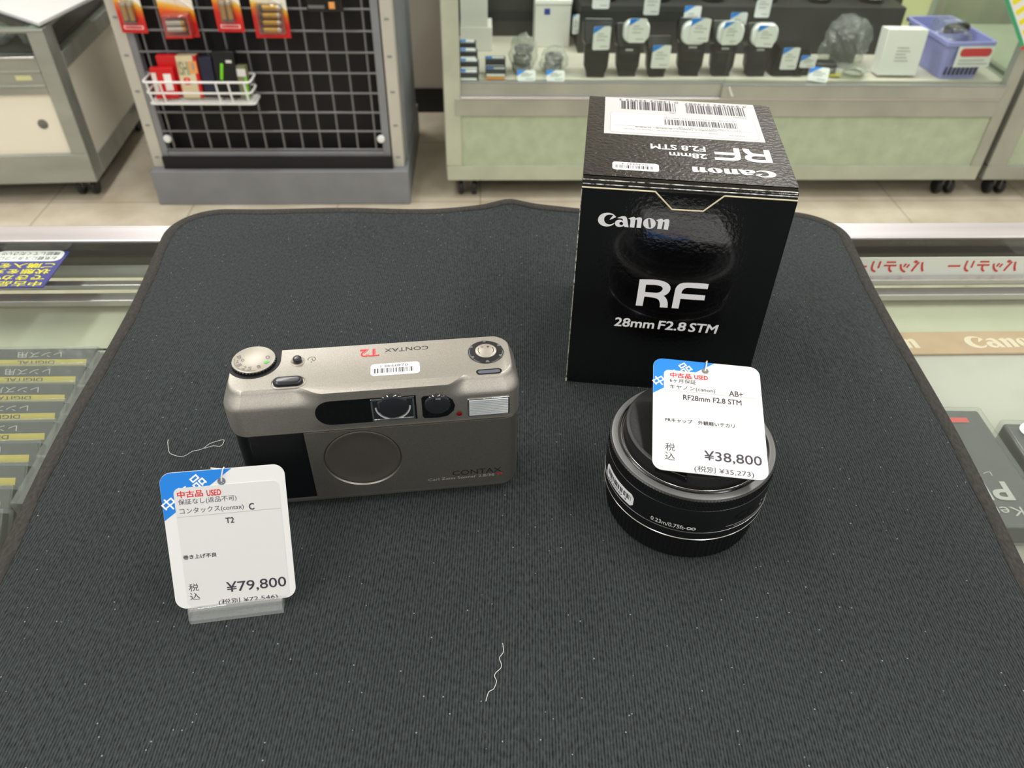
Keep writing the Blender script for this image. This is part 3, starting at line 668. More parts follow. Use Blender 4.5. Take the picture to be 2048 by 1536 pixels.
for sx in (-1, 1):
    mb = MB(0.001); mb.M = Matrix.Rotation(math.radians(-118 + (0 if sx > 0 else 180)), 4, 'Z')
    mb.loft([[(a, b_, z) for a, b_ in ((x0, -w_), (29.35, -w_), (29.35, w_), (x0, w_))] for x0, w_, z in ((25.5, 6.5, 42.0), (25.5, 6.5, 45.0), (22, 6.0, 45.2), (22, 5.6, 46.3))], 'lens_gloss'); mb.build('cap_latch', cap, bevel=0.0004)
def wrap(r): return lambda x, y: (r * math.cos(x / r - PI / 2), r * math.sin(x / r - PI / 2), y)
R0 = 34.68
deg = lambda a: math.radians(a + 90) * R0
mb = MB(0.001); mb.flat(T('0.23m/0.75ft-', deg(-122.9), 21.3, deg(-99.2), 23.6, 0.006), 0, 'print_white', wrap(R0)); mb.flat(T('∞', deg(-98.6), 21.45, deg(-92.6), 23.2, 0.01), 0, 'print_white', wrap(R0)); mb.build('distance_lettering', ln, smooth=0)
mb = MB(0.001); mb.flat(T('CF', deg(-66.5), 24.6, deg(-50), 28.6), 0, 'lens_gloss', wrap(R0))
for k in range(4): mb.flat(quad(deg(-42 + k * 6), 24.4, deg(-40.5 + k * 6), 25.6), 0, 'grey_print', wrap(R0)); mb.flat(quad(deg(-42 + k * 6), 27.0, deg(-40.2 + k * 6), 27.7), 0, 'grey_print', wrap(R0))
nseg = 14
for z0, z1, a0, a1 in ((22.2, 22.45, -72, -12), (21.1, 21.3, -66, -12)):
    for k in range(nseg): mb.flat(quad(deg(a0 + (a1 - a0) * k / nseg), z0, deg(a0 + (a1 - a0) * (k + 1) / nseg), z1), 0, 'grey_print', wrap(R0))
mb.build('switch_marking', ln, smooth=0)
def patch(x0, x1, y0, y1, r_, m_, n=16, rr=1.4):
    mb = MB(0.001); vs = []; fs = []
    for k in range(n + 1):
        x = x0 + (x1 - x0) * k / n; e = min(x - x0, x1 - x); q = 0 if e >= rr else rr - math.sqrt(max(0, rr * rr - (rr - e) ** 2))
        for rad in (r_, r_ + 0.12):
            f_ = wrap(rad)
            vs += [tuple(Vector(f_(x, y0 + q)) ), tuple(Vector(f_(x, y1 - q)))]
    # scale handled by angle: x is arc length at radius r_
    for k in range(n):
        a = 4 * k; fs += [(a + 2, a + 6, a + 7, a + 3), (a, a + 1, a + 5, a + 4), (a, a + 4, a + 6, a + 2), (a + 1, a + 3, a + 7, a + 5)]
    fs += [(0, 2, 3, 1), (4 * n, 4 * n + 1, 4 * n + 3, 4 * n + 2)]
    mb.add(vs, fs, m_); return mb
sk = patch(deg(-172.5), deg(-137.5), 21.6, 28.2, R0 - 0.04, 'tag_white').build('stock_sticker', ln)
mb = MB(0.001); mb.flat(bars(deg(-169.5), deg(-140), 24.2, 26.9, 22, 8), 0, 'ink_dark', wrap(R0 + 0.14)); mb.flat(T('0240947 4', deg(-166), 22.3, deg(-144), 23.6), 0, 'ink_dark', wrap(R0 + 0.14)); mb.build('barcode', sk, smooth=0)
# ------------------------------------------------------------------ the compact camera
t2 = thing('compact_camera', 'champagne titanium compact camera with a black grip panel and a round closed lens cover', 'camera', (-0.0548, 0.2265, 0.0001), 0.145)
def ss(a, b_, x):
    t = max(0.0, min(1.0, (x - a) / (b_ - a))); return t * t * (3 - 2 * t)
def t2_ring(z, xl, xr, yf, yb, rl, rr_, ins=0.0):
    base = []
    def corner(cx, cy, r, a0):
        for i in range(9):
            a = a0 + PI / 2 * i / 8; base.append((cx + r * math.cos(a), cy + r * math.sin(a)))
    for i in range(61): base.append((xl + rl + (xr - rr_ - xl - rl) * i / 61, yf))
    corner(xr - rr_, yf + rr_, rr_, -PI / 2); corner(xr - rr_, yb - rr_, rr_, 0)
    for i in range(1, 40): base.append((xr - rr_ + (xl + rl - xr + rr_) * i / 40, yb))
    corner(xl + rl, yb - rl, rl, PI / 2); corner(xl + rl, yf + rl, rl, PI)
    return base
def cover_ring(z):
    t = max(0.0, (z - 59.2) / 6.8); e = t - 0.06 * math.sin(2 * PI * t) if t else 0
    if z > 65.4: e += (z - 65.4) * 0.25
    out = []
    for x, y in t2_ring(z, -58.6, 58.9, -2.0, 28.0, 7.0, 7.0):
        c = 0.45 + 4.0 * max(1 - ss(-31, -19, x), ss(29, 37.5, x)) ; w_ = max(0.0, min(1.0, (16 - y) / 12)) ; mid = 1 - max(1 - ss(-31, -19, x), ss(29, 37.5, x))
        yy = y + c * e * w_ - (0.9 * mid * ss(46, 50, z) * (1 if y < 0 else 0))
        if y > 18: yy -= 1.0 * e * e
        xx = x - math.copysign(1, x) * 2.3 * e * ss(46, 56, abs(x))
        if x < 0 and z < 48.5: xx += 1.2 * (48.5 - z) / 2.8 * ss(40, 56, -x) * 0.4
        out.append((xx, yy, z))
    return out
mb = MB(0.001); mb.loft([cover_ring(z) for z in (45.7, 46.2, 47.0, 48.5, 52, 56, 58.6, 59.4, 60.2, 61.2, 62.4, 63.6, 64.6, 65.3, 65.7, 66.0)], 'titanium')
mb.build('top_cover', t2, smooth=38)
def body_ring(z):
    t = max(0.0, (6.2 - z) / 6.2); out = []
    for x, y in t2_ring(z, -57.0, 58.4, -1.3, 27.6, 6.5, 6.5):
        w_ = max(0.0, min(1.0, (16 - y) / 14)); out.append((x - math.copysign(1, x) * 1.2 * t * ss(48, 57, abs(x)), y + 3.2 * t * t * w_, z))
    return out
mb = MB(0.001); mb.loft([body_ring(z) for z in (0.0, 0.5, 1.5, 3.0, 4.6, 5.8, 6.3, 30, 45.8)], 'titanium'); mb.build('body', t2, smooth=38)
def shell(pts, off, z0, z1, m_, off2=None):
    """a thin plate following an outline, offset outward"""
    P = [Vector((x, y, 0)) for x, y in pts]; rings = []
    for i, p in enumerate(P):
        t = (P[min(i + 1, len(P) - 1)] - P[max(i - 1, 0)]).normalized(); nn = Vector((t.y, -t.x, 0))
        a = p + nn * (off if off2 is None else off + (off2 - off) * ss(0.2, 0.8, i / (len(P) - 1))); b_ = p - nn * 0.3
        rings.append([(b_.x, b_.y, z0), (a.x, a.y, z0), (a.x, a.y, z1), (b_.x, b_.y, z1)])
    mb = MB(0.001); mb.loft([r_ for r_ in rings], m_); return mb
ring = [(x, y) for x, y, z in body_ring(20)]
front = [p for p in ring if p[1] < -1.29 and p[0] > -29.0]
rc = [p for p in ring if p[0] > 51.9 and -1.3 < p[1] < 9]
plate = [(51.0, -1.3)] + sorted(rc, key=lambda p: p[1])
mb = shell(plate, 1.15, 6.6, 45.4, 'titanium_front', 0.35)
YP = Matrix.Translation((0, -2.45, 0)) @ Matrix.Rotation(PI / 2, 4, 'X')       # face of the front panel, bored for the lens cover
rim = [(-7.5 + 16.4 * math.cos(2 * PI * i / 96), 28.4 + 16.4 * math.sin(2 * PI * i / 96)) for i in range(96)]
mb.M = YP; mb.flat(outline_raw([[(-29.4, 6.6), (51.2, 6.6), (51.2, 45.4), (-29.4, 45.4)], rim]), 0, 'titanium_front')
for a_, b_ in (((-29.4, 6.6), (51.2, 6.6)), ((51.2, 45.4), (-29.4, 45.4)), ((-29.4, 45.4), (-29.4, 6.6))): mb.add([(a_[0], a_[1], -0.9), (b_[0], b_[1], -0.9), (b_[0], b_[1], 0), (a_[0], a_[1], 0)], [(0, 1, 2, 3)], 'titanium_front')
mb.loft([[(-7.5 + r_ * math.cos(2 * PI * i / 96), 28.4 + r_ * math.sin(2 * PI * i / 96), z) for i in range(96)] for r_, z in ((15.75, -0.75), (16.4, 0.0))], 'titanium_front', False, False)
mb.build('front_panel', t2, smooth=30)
lc_ = sorted([p for p in ring if p[0] < -50.4 and -1.3 < p[1] < 20], key=lambda p: -p[1])
grip = lc_ + sorted([p for p in ring if p[1] < -1.29 and -50.5 < p[0] < -30.2], key=lambda p: p[0]) + [(-29.7, -1.3)]
shell(grip, 0.55, 6.6, 45.4, 'grip_black').build('grip_panel', t2, bevel=0.00015, smooth=38)
YF = Matrix.Translation((0, -2.46, 0)) @ Matrix.Rotation(PI / 2, 4, 'X')       # drawing plane on the front panel
mb = MB(0.001); mb.M = YF
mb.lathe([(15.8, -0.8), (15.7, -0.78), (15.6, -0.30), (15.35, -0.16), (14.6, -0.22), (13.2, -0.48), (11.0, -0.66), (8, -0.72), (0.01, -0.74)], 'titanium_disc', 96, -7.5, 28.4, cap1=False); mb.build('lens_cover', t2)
mb = MB(0.001); mb.M = YF; mb.flat(T('CONTAX', 29.6, 13.0, 51.2, 16.0), 0.05, 'engraved'); mb.flat(T('Carl Zeiss Sonnar 2.8/38', 18.9, 10.8, 48.0, 12.4), 0.05, 'engraved_light'); mb.build('front_lettering', t2, smooth=0)
mb = MB(0.001); mb.M = YF; mb.flat(T('T*', 48.9, 10.9, 51.8, 12.6, 0.02), 0.05, 'ink_red'); mb.build('coating_mark', t2, smooth=0)
YW = Matrix.Translation((0, -2.85, 0)) @ Matrix.Rotation(PI / 2, 4, 'X')       # window band of the top cover
mb = MB(0.001); mb.M = YW; mb.prism([(16.6, 49.6), (16.6, 62.2)] + rrect(-23.2, -5, 49.6, 62.2, 6.2, 8)[18:36], -0.3, 0.10, 'window_black'); mb.build('window_plate', t2)
vf = MB(0.001); vf.M = YW
for x0, x1, y0, y1 in ((-1.2, 15.8, 49.9, 50.9), (-1.2, 15.8, 60.9, 61.7), (-1.2, -0.5, 49.9, 61.7), (15.1, 15.8, 49.9, 61.7)): vf.box(x0, x1, y0, y1, 0.1, 0.45, 'chrome')
vfo = vf.build('viewfinder_frame', t2, bevel=0.00008)
mb = MB(0.001); mb.M = YW
mb.box(-0.5, 15.1, 50.9, 60.9, 0.05, 0.14, 'finder_glass'); mb.lathe([(6.4, 0.12), (6.1, 0.5), (5.0, 0.95), (3.0, 1.25), (0.01, 1.35)], 'finder_glass', 48, 7.3, 57.2, cap1=False)
mb.build('viewfinder_lens', vfo)
mb = MB(0.001); mb.M = YW
for k in range(24):
    a0 = PI + PI * k / 24; a1 = PI + PI * (k + 1) / 24
    mb.add([(7.3 + r_ * math.cos(a), 57.2 + r_ * math.sin(a), 0.16 + (0.1 if r_ > 6.8 else 0)) for a, r_ in ((a0, 6.5), (a0, 7.1), (a1, 7.1), (a1, 6.5))], [(0, 1, 2, 3)], 'flash_lens')
mb.build('lens_rim', vfo)
af = [(18.7, 50.6), (19.4, 49.4), (25, 49.0), (29, 49.8), (31.4, 52.4), (32.0, 55.2), (31.0, 58.4), (28.6, 60.8), (25, 61.5), (19.6, 61.3), (18.7, 60.4)]
mb = MB(0.001); mb.M = YW; mb.prism(af, -0.2, 0.12, 'window_black'); afo = mb.build('autofocus_window', t2, bevel=0.00012)
mb = MB(0.001); mb.M = YW; mb.lathe([(5.3, 0.1), (5.0, 0.5), (4.0, 0.9), (2.4, 1.1), (0.01, 1.2)], 'finder_glass', 40, 25.0, 56.6, cap1=False); mb.box(24.3, 26.3, 59.0, 60.4, 0.1, 1.0, 'silver_plate'); mb.build('focus_lens', afo)
mb = MB(0.001); mb.M = YW; mb.lathe([(1.1, 0.0), (1.1, 0.12), (0.8, 0.3), (0.01, 0.4)], 'red_lamp', 20, 33.6, 50.3, cap1=False); mb.build('indicator_lamp', t2)
YL = Matrix.Translation((0, -2.0, 0)) @ Matrix.Rotation(PI / 2, 4, 'X')
fl = MB(0.001); fl.M = YL; fl.prism(rrect(37.0, 54.3, 47.7, 57.3, 0.5, 2), -0.3, 0.35, 'chrome'); flo = fl.build('flash_frame', t2, bevel=0.00015)
mb = MB(0.001); mb.M = YL
for k in range(9): mb.box(37.7, 53.6, 48.35 + k * 0.93, 48.35 + k * 0.93 + 0.75, 0.3, 0.62, 'flash_lens')
mb.build('flash_window', flo, bevel=0.0001)
# top plate controls
mb = MB(0.001); DX, DY = -47.3, 20.2
rec = [(DX + 10.6 * math.cos(a), DY + 10.6 * math.sin(a)) for a in [math.radians(q) for q in range(-178, -2, 8)]] + [(-36.7, 19.5), (-36.8, 26.9), (-51, 26.9), (-54.0, 25.4), (-55.8, 22.5), (-56.2, 19.8)]
mb.prism([(max(x, -56.2), y) for x, y in rec], 65.9, 66.12, 'recess_black'); mb.build('dial_recess', t2)
mb = MB(0.001)
mb.lathe([(8.5, 66.1), (8.9, 66.2), (8.9, 67.0), (8.6, 67.15)], 'button_black', 160, DX, DY, rmod=lambda k, i: (-0.35 if i % 4 < 2 else 0) if k in (1, 2) else 0); dk = mb.build('aperture_dial', t2, smooth=25)
mb = MB(0.001); mb.lathe([(8.45, 67.1), (8.45, 67.4), (8.2, 67.55), (8.0, 67.55), (7.9, 67.5), (0.01, 67.5)], 'silver_plate', 72, DX, DY, cap1=False); mb.build('dial_face', dk)
mb = MB(0.001)
for s_, ang, r_, h in (('E', 163, 6.1, 2.0), ('0.7', 186, 5.2, 1.8), ('1', 212, 6.0, 1.9), ('2', 241, 5.9, 2.0), ('5', 262, 5.9, 2.0), ('8', 298, 5.7, 1.9), ('0', 6, 5.6, 2.1)):
    a = math.radians(ang); w_ = h * (0.8 if len(s_) == 1 else 1.9)
    mb.M = Matrix.Translation((DX + r_ * math.cos(a), DY + r_ * math.sin(a), 67.60)) @ Matrix.Rotation(a + PI / 2 if ang > 200 else 0.3, 4, 'Z')
    mb.flat(T(s_, -w_ / 2, -h / 2, w_ / 2, h / 2, flip=ang < 200 or ang > 290), 0, 'engraved')
mb.M = Matrix()
for k in range(10):
    a0 = math.radians(172 + k * 11); a1 = math.radians(172 + (k + 1) * 11)
    mb.add([(DX + r_ * math.cos(a), DY + r_ * math.sin(a), 67.59) for a, r_ in ((a0, 7.35), (a0, 7.5), (a1, 7.5), (a1, 7.35))], [(0, 1, 2, 3)], 'engraved')
mb.build('dial_marking', dk, smooth=0)
mb = MB(0.001); mb.M = Matrix.Translation((DX + 5.4, DY - 2.6, 67.60)) @ Matrix.Rotation(0.5, 4, 'Z'); mb.flat(quad(-1, -0.6, 1, 0.6), 0, 'green_mark'); mb.build('green_mark', dk, smooth=0)
def on_top(name, prof, m_, n=40, cx=0, cy=0, parent=t2): 
    mb = MB(0.001); mb.lathe(prof, m_, n, cx, cy); return mb.build(name, parent)
o = on_top('timer_button', [(2.9, 65.9), (2.9, 66.15), (2.5, 66.3), (2.1, 66.1)], 'silver_plate', 40, -29.9, 18.6)
on_top('button_cap', [(1.75, 66), (1.75, 67.8), (1.5, 68.1), (1.1, 68.2)], 'button_black', 32, -29.9, 18.6, o)
mb = MB(0.001)
for k in range(12):
    a0 = math.radians(-60 + k * 22); a1 = math.radians(-60 + (k + 1) * 22)
    mb.add([(-24.4 + r_ * math.cos(a), 19.4 + r_ * math.sin(a), 66.06) for a, r_ in ((a0, 1.35), (a0, 1.65), (a1, 1.65), (a1, 1.35))], [(0, 1, 2, 3)], 'engraved')
mb.flat(poly([(-24.6, 19.9), (-24.2, 19.9), (-23.6, 18.4), (-23.9, 18.2)]), 66.06, 'engraved'); mb.flat(quad(-24.6, 17.3, -24.2, 18.0), 66.06, 'engraved'); mb.build('timer_symbol', t2, smooth=0)
mb = MB(0.001); SX, SY = -32.6, 5.8
mb.loft([[(x, y, z) for x, y in stadium(SX, SY, w_, h)] for w_, h, z in ((14.0, 7.4, 65.9), (13.8, 7.2, 66.15), (12.8, 6.2, 66.35), (12.4, 5.8, 66.1))], 'titanium'); so = mb.build('shutter_collar', t2)
mb = MB(0.001); mb.loft([[(x, y, z) for x, y in stadium(SX, SY, w_, h)] for w_, h, z in ((11.6, 5.0, 66.0), (11.6, 5.0, 67.0), (11.2, 4.6, 67.4), (10.2, 3.6, 67.7), (8.5, 2.0, 67.8))], 'button_black'); mb.build('shutter_button', so)
mb = MB(0.001); mb.flat(T('CONTAX', 5.0, 20.8, 23.0, 23.2, flip=True), 66.06, 'engraved'); mb.build('top_lettering', t2, smooth=0)
mb = MB(0.001)
mb.flat(T('T2', -5.0, 18.7, 2.9, 23.5, 0.03, flip=True), 66.06, 'ink_red'); mb.flat(T('T2', -4.55, 19.05, 2.45, 23.15, 0.0, flip=True), 66.09, 'silver_plate'); mb.build('model_lettering', t2, smooth=0)
small_sticker(t2, -0.6, 6.0, 19.0, 13.3, 66.02, '0240948 1', 11)
KX, KY = 46.5, 16.3
ko = on_top('exposure_dial', [(7.4, 65.9), (7.4, 66.2), (7.1, 66.45), (6.6, 66.5)], 'button_black', 72, KX, KY)
mb = MB(0.001); mb.lathe([(4.4, 66.4), (4.4, 66.9), (4.1, 67.1), (0.01, 67.1)], 'silver_plate', 48, KX, KY, cap1=False)
mb.build('dial_hub', ko)
mb = MB(0.001)
for k in range(6):
    mb.M = Matrix.Translation((KX, KY, 0)) @ Matrix.Rotation(math.radians(30 + 60 * k), 4, 'Z'); mb.prism([(6.0, -0.35), (7.2, -0.9), (7.2, 0.9), (6.0, 0.35)], 66.4, 66.6, 'lens_grey')
mb.build('grip_notches', ko)
mb = MB(0.001)
for a_, b_ in ((150, 215), (-35, 30)):
    for k in range(6):
        a0 = math.radians(a_ + (b_ - a_) * k / 6); a1 = math.radians(a_ + (b_ - a_) * (k + 1) / 6)
        mb.add([(KX + r_ * math.cos(a), KY + r_ * math.sin(a), 67.16) for a, r_ in ((a0, 3.1), (a0, 3.35), (a1, 3.35), (a1, 3.1))], [(0, 1, 2, 3)], 'engraved')
mb.flat(quad(KX - 1.9, KY + 2.0, KX - 0.8, KY + 2.25), 67.16, 'engraved'); mb.flat(quad(KX + 0.5, KY + 2.0, KX + 1.7, KY + 2.25), 67.16, 'engraved'); mb.flat(quad(KX + 0.98, KY + 1.5, KX + 1.22, KY + 2.75), 67.16, 'engraved'); mb.build('dial_marking', ko, smooth=0)
mb = MB(0.001); mb.prism(stadium(46.5, 3.9, 10.4, 2.9), 65.9, 66.12, 'window_black'); co = mb.build('counter_frame', t2)
mb = MB(0.001); mb.prism(stadium(46.5, 3.7, 9.0, 1.9), 66.1, 66.18, 'lcd'); mb.build('counter_window', co)

# ------------------------------------------------------------------ price tags with blue corners
def price_tag(label, origin, e, u, texts, dy, string):
    n_ = e.cross(u)
    r = bpy.data.objects.new('price_tag', None); COL.objects.link(r); r.empty_display_size = 0.01
    r.matrix_world = Matrix(((e.x, u.x, n_.x, origin[0]), (e.y, u.y, n_.y, origin[1]), (e.z, u.z, n_.z, origin[2]), (0, 0, 0, 1)))
    tag(r, label, 'price tag', 'large used-goods price tags')
    W_, H_ = 44.3, 54.7
    mb = MB(0.001); mb.prism(rrect(0, W_, 0, H_, 4.2, 8), -0.35, 0, 'tag_card'); mb.build('card', r)
    rr_ = rrect(0.05, W_, 0, H_ - 0.05, 4.2, 8)
    corner = [(0.05, 36.2), (25.6, H_ - 0.05)] + [p for p in rr_[18:27]]
    mb = MB(0.001); mb.prism(corner, 0, 0.06, 'tag_blue'); co_ = mb.build('corner_print', r)
    mb = MB(0.001); mb.M = Matrix.Translation((0, 0, 0.1)) @ Matrix.Translation((2.3, 42.6, 0)) @ Matrix.Rotation(math.radians(36.5), 4, 'Z')
    for i, ch in enumerate('中古品'): mb.flat(T(ch, -2.3 + i * 6.7, -2.5, 2.5 + i * 6.7, 2.5, 0.016), 0, 'tag_white')
    mb.build('corner_lettering', co_, smooth=0)
    mb = MB(0.001); mb.prism(rrect(4.4, 41.8, 0.5, 48.6 + dy * 0.2, 2.2), 0.0, 0.16, 'tag_sticker'); mb.flat(quad(4.6, 37.2 + dy, 41.6, 37.36 + dy), 0.2, 'ink_line'); sk_ = mb.build('label_sticker', r)
    md_ = {}
    for s_, x0, y0, x1, y1, bo, m_ in texts:
        md_.setdefault(m_, MB(0.001)).flat(T(s_, x0, y0, x1, y1, bo), 0.22, m_)
    for m_, mbx in md_.items(): mbx.build({'ink_red': 'red_lettering', 'ink_dark': 'dark_lettering'}[m_], sk_, smooth=0)
    mb = MB(0.001); mb.lathe([(1.45, 0.0), (1.45, 0.22), (0.9, 0.24), (0.8, 0.1)], 'chrome', 24, 21.6, 50.0); mb.build('eyelet', r)
    mb = MB(0.001); mb.tube(string, 0.28, 'nylon', 8); mb.build('string', r)
    return r
def axes(yaw, tilt, roll):
    e = Vector((math.cos(yaw), math.sin(yaw), 0)); n_ = Vector((-math.sin(yaw), math.cos(yaw), 0))
    up_ = Vector((0, 0, 1)) * math.cos(tilt) + n_ * math.sin(tilt)
    return e * math.cos(roll) + up_ * math.sin(roll), up_ * math.cos(roll) - e * math.sin(roll)
R_, D_ = 'ink_red', 'ink_dark'
e, u = axes(0.2177, 0.4836, -0.0561)
price_tag('white price tag reading 79,800 yen, leaning in the clear stand before the compact camera', (-0.12584, 0.16318, 0.0062), e, u, [
    ('中古品', 5.6, 44.7, 14.6, 47.4, 0.02, R_), ('USED', 15.9, 44.6, 21.0, 47.0, 0.02, R_), ('保証なし(返品不可)', 5.6, 41.7, 26.2, 44.2, 0.0, D_), ('コンタックス(contax)', 5.7, 38.0, 28.4, 40.6, 0.0, D_),
    ('C', 30.3, 37.7, 32.2, 40.4, 0.02, D_), ('T2', 21.4, 33.2, 24.5, 35.5, 0.02, D_), ('巻き上げ不良', 4.8, 20.2, 16.8, 22.0, 0.02, D_), ('税', 5.4, 7.0, 8.9, 10.1, 0.0, D_), ('込', 5.4, 3.4, 9.0, 6.4, 0.0, D_),
    ('¥79,800', 18.9, 4.4, 41.0, 9.3, 0.006, D_), ('(税別 ¥72,546)', 15.4, -0.2, 37.3, 2.4, 0.0, D_)], 0, [(21.6, 50.0, 0.3), (22.0, 52.5, 0.7), (22.6, 54.6, 0.5), (22.9, 55.1, -0.2), (22.6, 54.2, -0.8), (20.0, 54.6, -0.9), (18.2, 55.2, -0.4)])
e, u = axes(-0.016, 1.354, -0.084)
price_tag('white price tag reading 38,800 yen, lying on the front cap of the lens', (0.0544, 0.2022, 0.0486), e, u, [
    ('中古品', 7.0, 45.0, 15.8, 47.6, 0.02, R_), ('USED', 17.0, 45.2, 22.6, 47.4, 0.02, R_), ('6ヶ月保証', 6.8, 42.4, 17.6, 44.6, 0.0, D_), ('キヤノン(canon)', 6.8, 38.6, 25.4, 41.2, 0.0, D_),
    ('AB+', 31.0, 38.2, 36.6, 40.9, 0.01, D_), ('RF28mm F2.8 STM', 12.2, 34.0, 35.8, 36.6, 0.01, D_), ('FRキャップ　外観軽いテカリ', 5.0, 22.4, 32.4, 24.4, 0.01, D_), ('税', 4.9, 8.8, 8.7, 12.3, 0.0, D_), ('込', 4.8, 4.6, 8.7, 8.2, 0.0, D_),
    ('¥38,800', 20.0, 5.6, 42.0, 10.6, 0.006, D_), ('(税別 ¥35,273)', 16.0, 0.3, 38.6, 3.4, 0.0, D_)], 0.9, [(21.6, 50.0, 0.3), (22.0, 52.5, 1.3), (22.3, 54.6, 1.2), (22.3, 55.2, 0.0), (22.0, 53, -1.2), (21.8, 48, -2.2)])
# clear stand
sd = thing('acrylic_stand', 'small clear acrylic tag stand in front of the compact camera', 'stand', (-0.1213, 0.1606, 0.0001), 0.1745)
sp_ = [(0, 0), (0, 2.4), (2.2, 5.8), (2.6, 6.2), (3.5, 6.2), (2.7, 4.9), (2.6, 4.2), (4.0, 3.9), (8.1, 11.2), (9.3, 11.2), (6.1, 3.2), (19, 2.6), (19, 0)]
mb = MB(0.001); mb.xprism(sp_, 0, 35.0, 'acrylic'); mb.build('block', sd, bevel=0.0002, smooth=30)
# ------------------------------------------------------------------ castors shared by the rolling units
def castor(parent, x, y):
    """modelled at floor level inside its unit, whose origin is on the floor"""
    mb = MB(); mb.box(x - 0.02, x + 0.02, y - 0.02, y + 0.02, 0.056, 0.066, 'caster_metal')
    mb.box(x - 0.014, x - 0.010, y - 0.014, y + 0.020, 0.02, 0.058, 'caster_metal'); mb.box(x + 0.010, x + 0.014, y - 0.014, y + 0.020, 0.02, 0.058, 'caster_metal')
    o_ = mb.build('castor', parent, bevel=0.002)
    for sx in (-1, 1):
        mb = MB(); mb.M = Matrix.Translation((x + sx * 0.021, y + 0.004, 0.0255)) @ Matrix.Rotation(PI / 2, 4, 'Y')
        mb.lathe([(0.008, -0.0075), (0.021, -0.0085), (0.025, -0.0055), (0.025, 0.0055), (0.021, 0.0085), (0.008, 0.0075)], 'caster_black', 28); mb.build('wheel', o_)

# ------------------------------------------------------------------ the wire-grid rack
rk = thing('display_rack', 'grey shop rack with a black back and a wire grid, left behind the counter', 'rack', (0, 0, FZ), bg=True)
RT = 1.25
mb = MB(); mb.box(-1.005, -0.222, 2.232, 2.78, 0, 0.112, 'rack_grey'); mb.build('plinth', rk, bevel=0.003)
mb = MB(); mb.box(-0.985, -0.232, 2.315, 2.33, 0.112, RT, 'rack_black'); mb.box(-0.964, -0.269, 2.250, 2.259, 0.112, 0.150, 'rack_black'); mb.build('back_panel', rk)
mb = MB(); mb.box(-0.245, -0.226, 2.31, 2.74, 0.112, RT, 'rack_grey'); mb.build('side_panel', rk)
mb = MB(); mb.box(-0.990, -0.970, 2.31, 2.74, 0.112, RT, 'rack_grey'); mb.build('side_panel', rk)
for x in (-0.998, -0.268):
    mb = MB(); mb.box(x, x + 0.033, 2.262, 2.312, 0.113, RT, 'rack_cream')
    for k in range(12): mb.box(x + 0.010, x + 0.023, 2.2610, 2.2625, 0.142 + k * 0.1, 0.148 + k * 0.1, 'rack_grey')
    mb.build('upright_post', rk, bevel=0.002)
gf = MB()
gf.box(-0.965, -0.945, 2.262, 2.282, 0.145, RT, 'rack_grey'); gf.box(-0.292, -0.272, 2.262, 2.282, 0.145, RT, 'rack_grey'); gf.box(-0.945, -0.292, 2.262, 2.282, 0.145, 0.162, 'rack_grey')
gf.build('grid_frame', rk, bevel=0.003)
mb = MB()
for k in range(12): x = -0.925 + k * 0.0553; mb.tube([(x, 2.272, 0.16), (x, 2.272, RT)], 0.0031, 'wire_grey', 6)
for k in range(19): z = 0.168 + k * 0.0572; mb.tube([(-0.946, 2.2665, z), (-0.291, 2.2665, z)], 0.0031, 'wire_grey', 6)
mb.build('wire_grid', rk)
for x in (-0.933, -0.298):
    mb = MB(); mb.M = Matrix.Translation((x, 2.262, 0.205)) @ Matrix.Rotation(PI / 2, 4, 'X'); mb.lathe([(0.004, -0.004), (0.011, 0.0), (0.012, 0.006), (0.009, 0.011), (0.001, 0.012)], 'diffuser', 20); mb.build('grid_clip', rk)

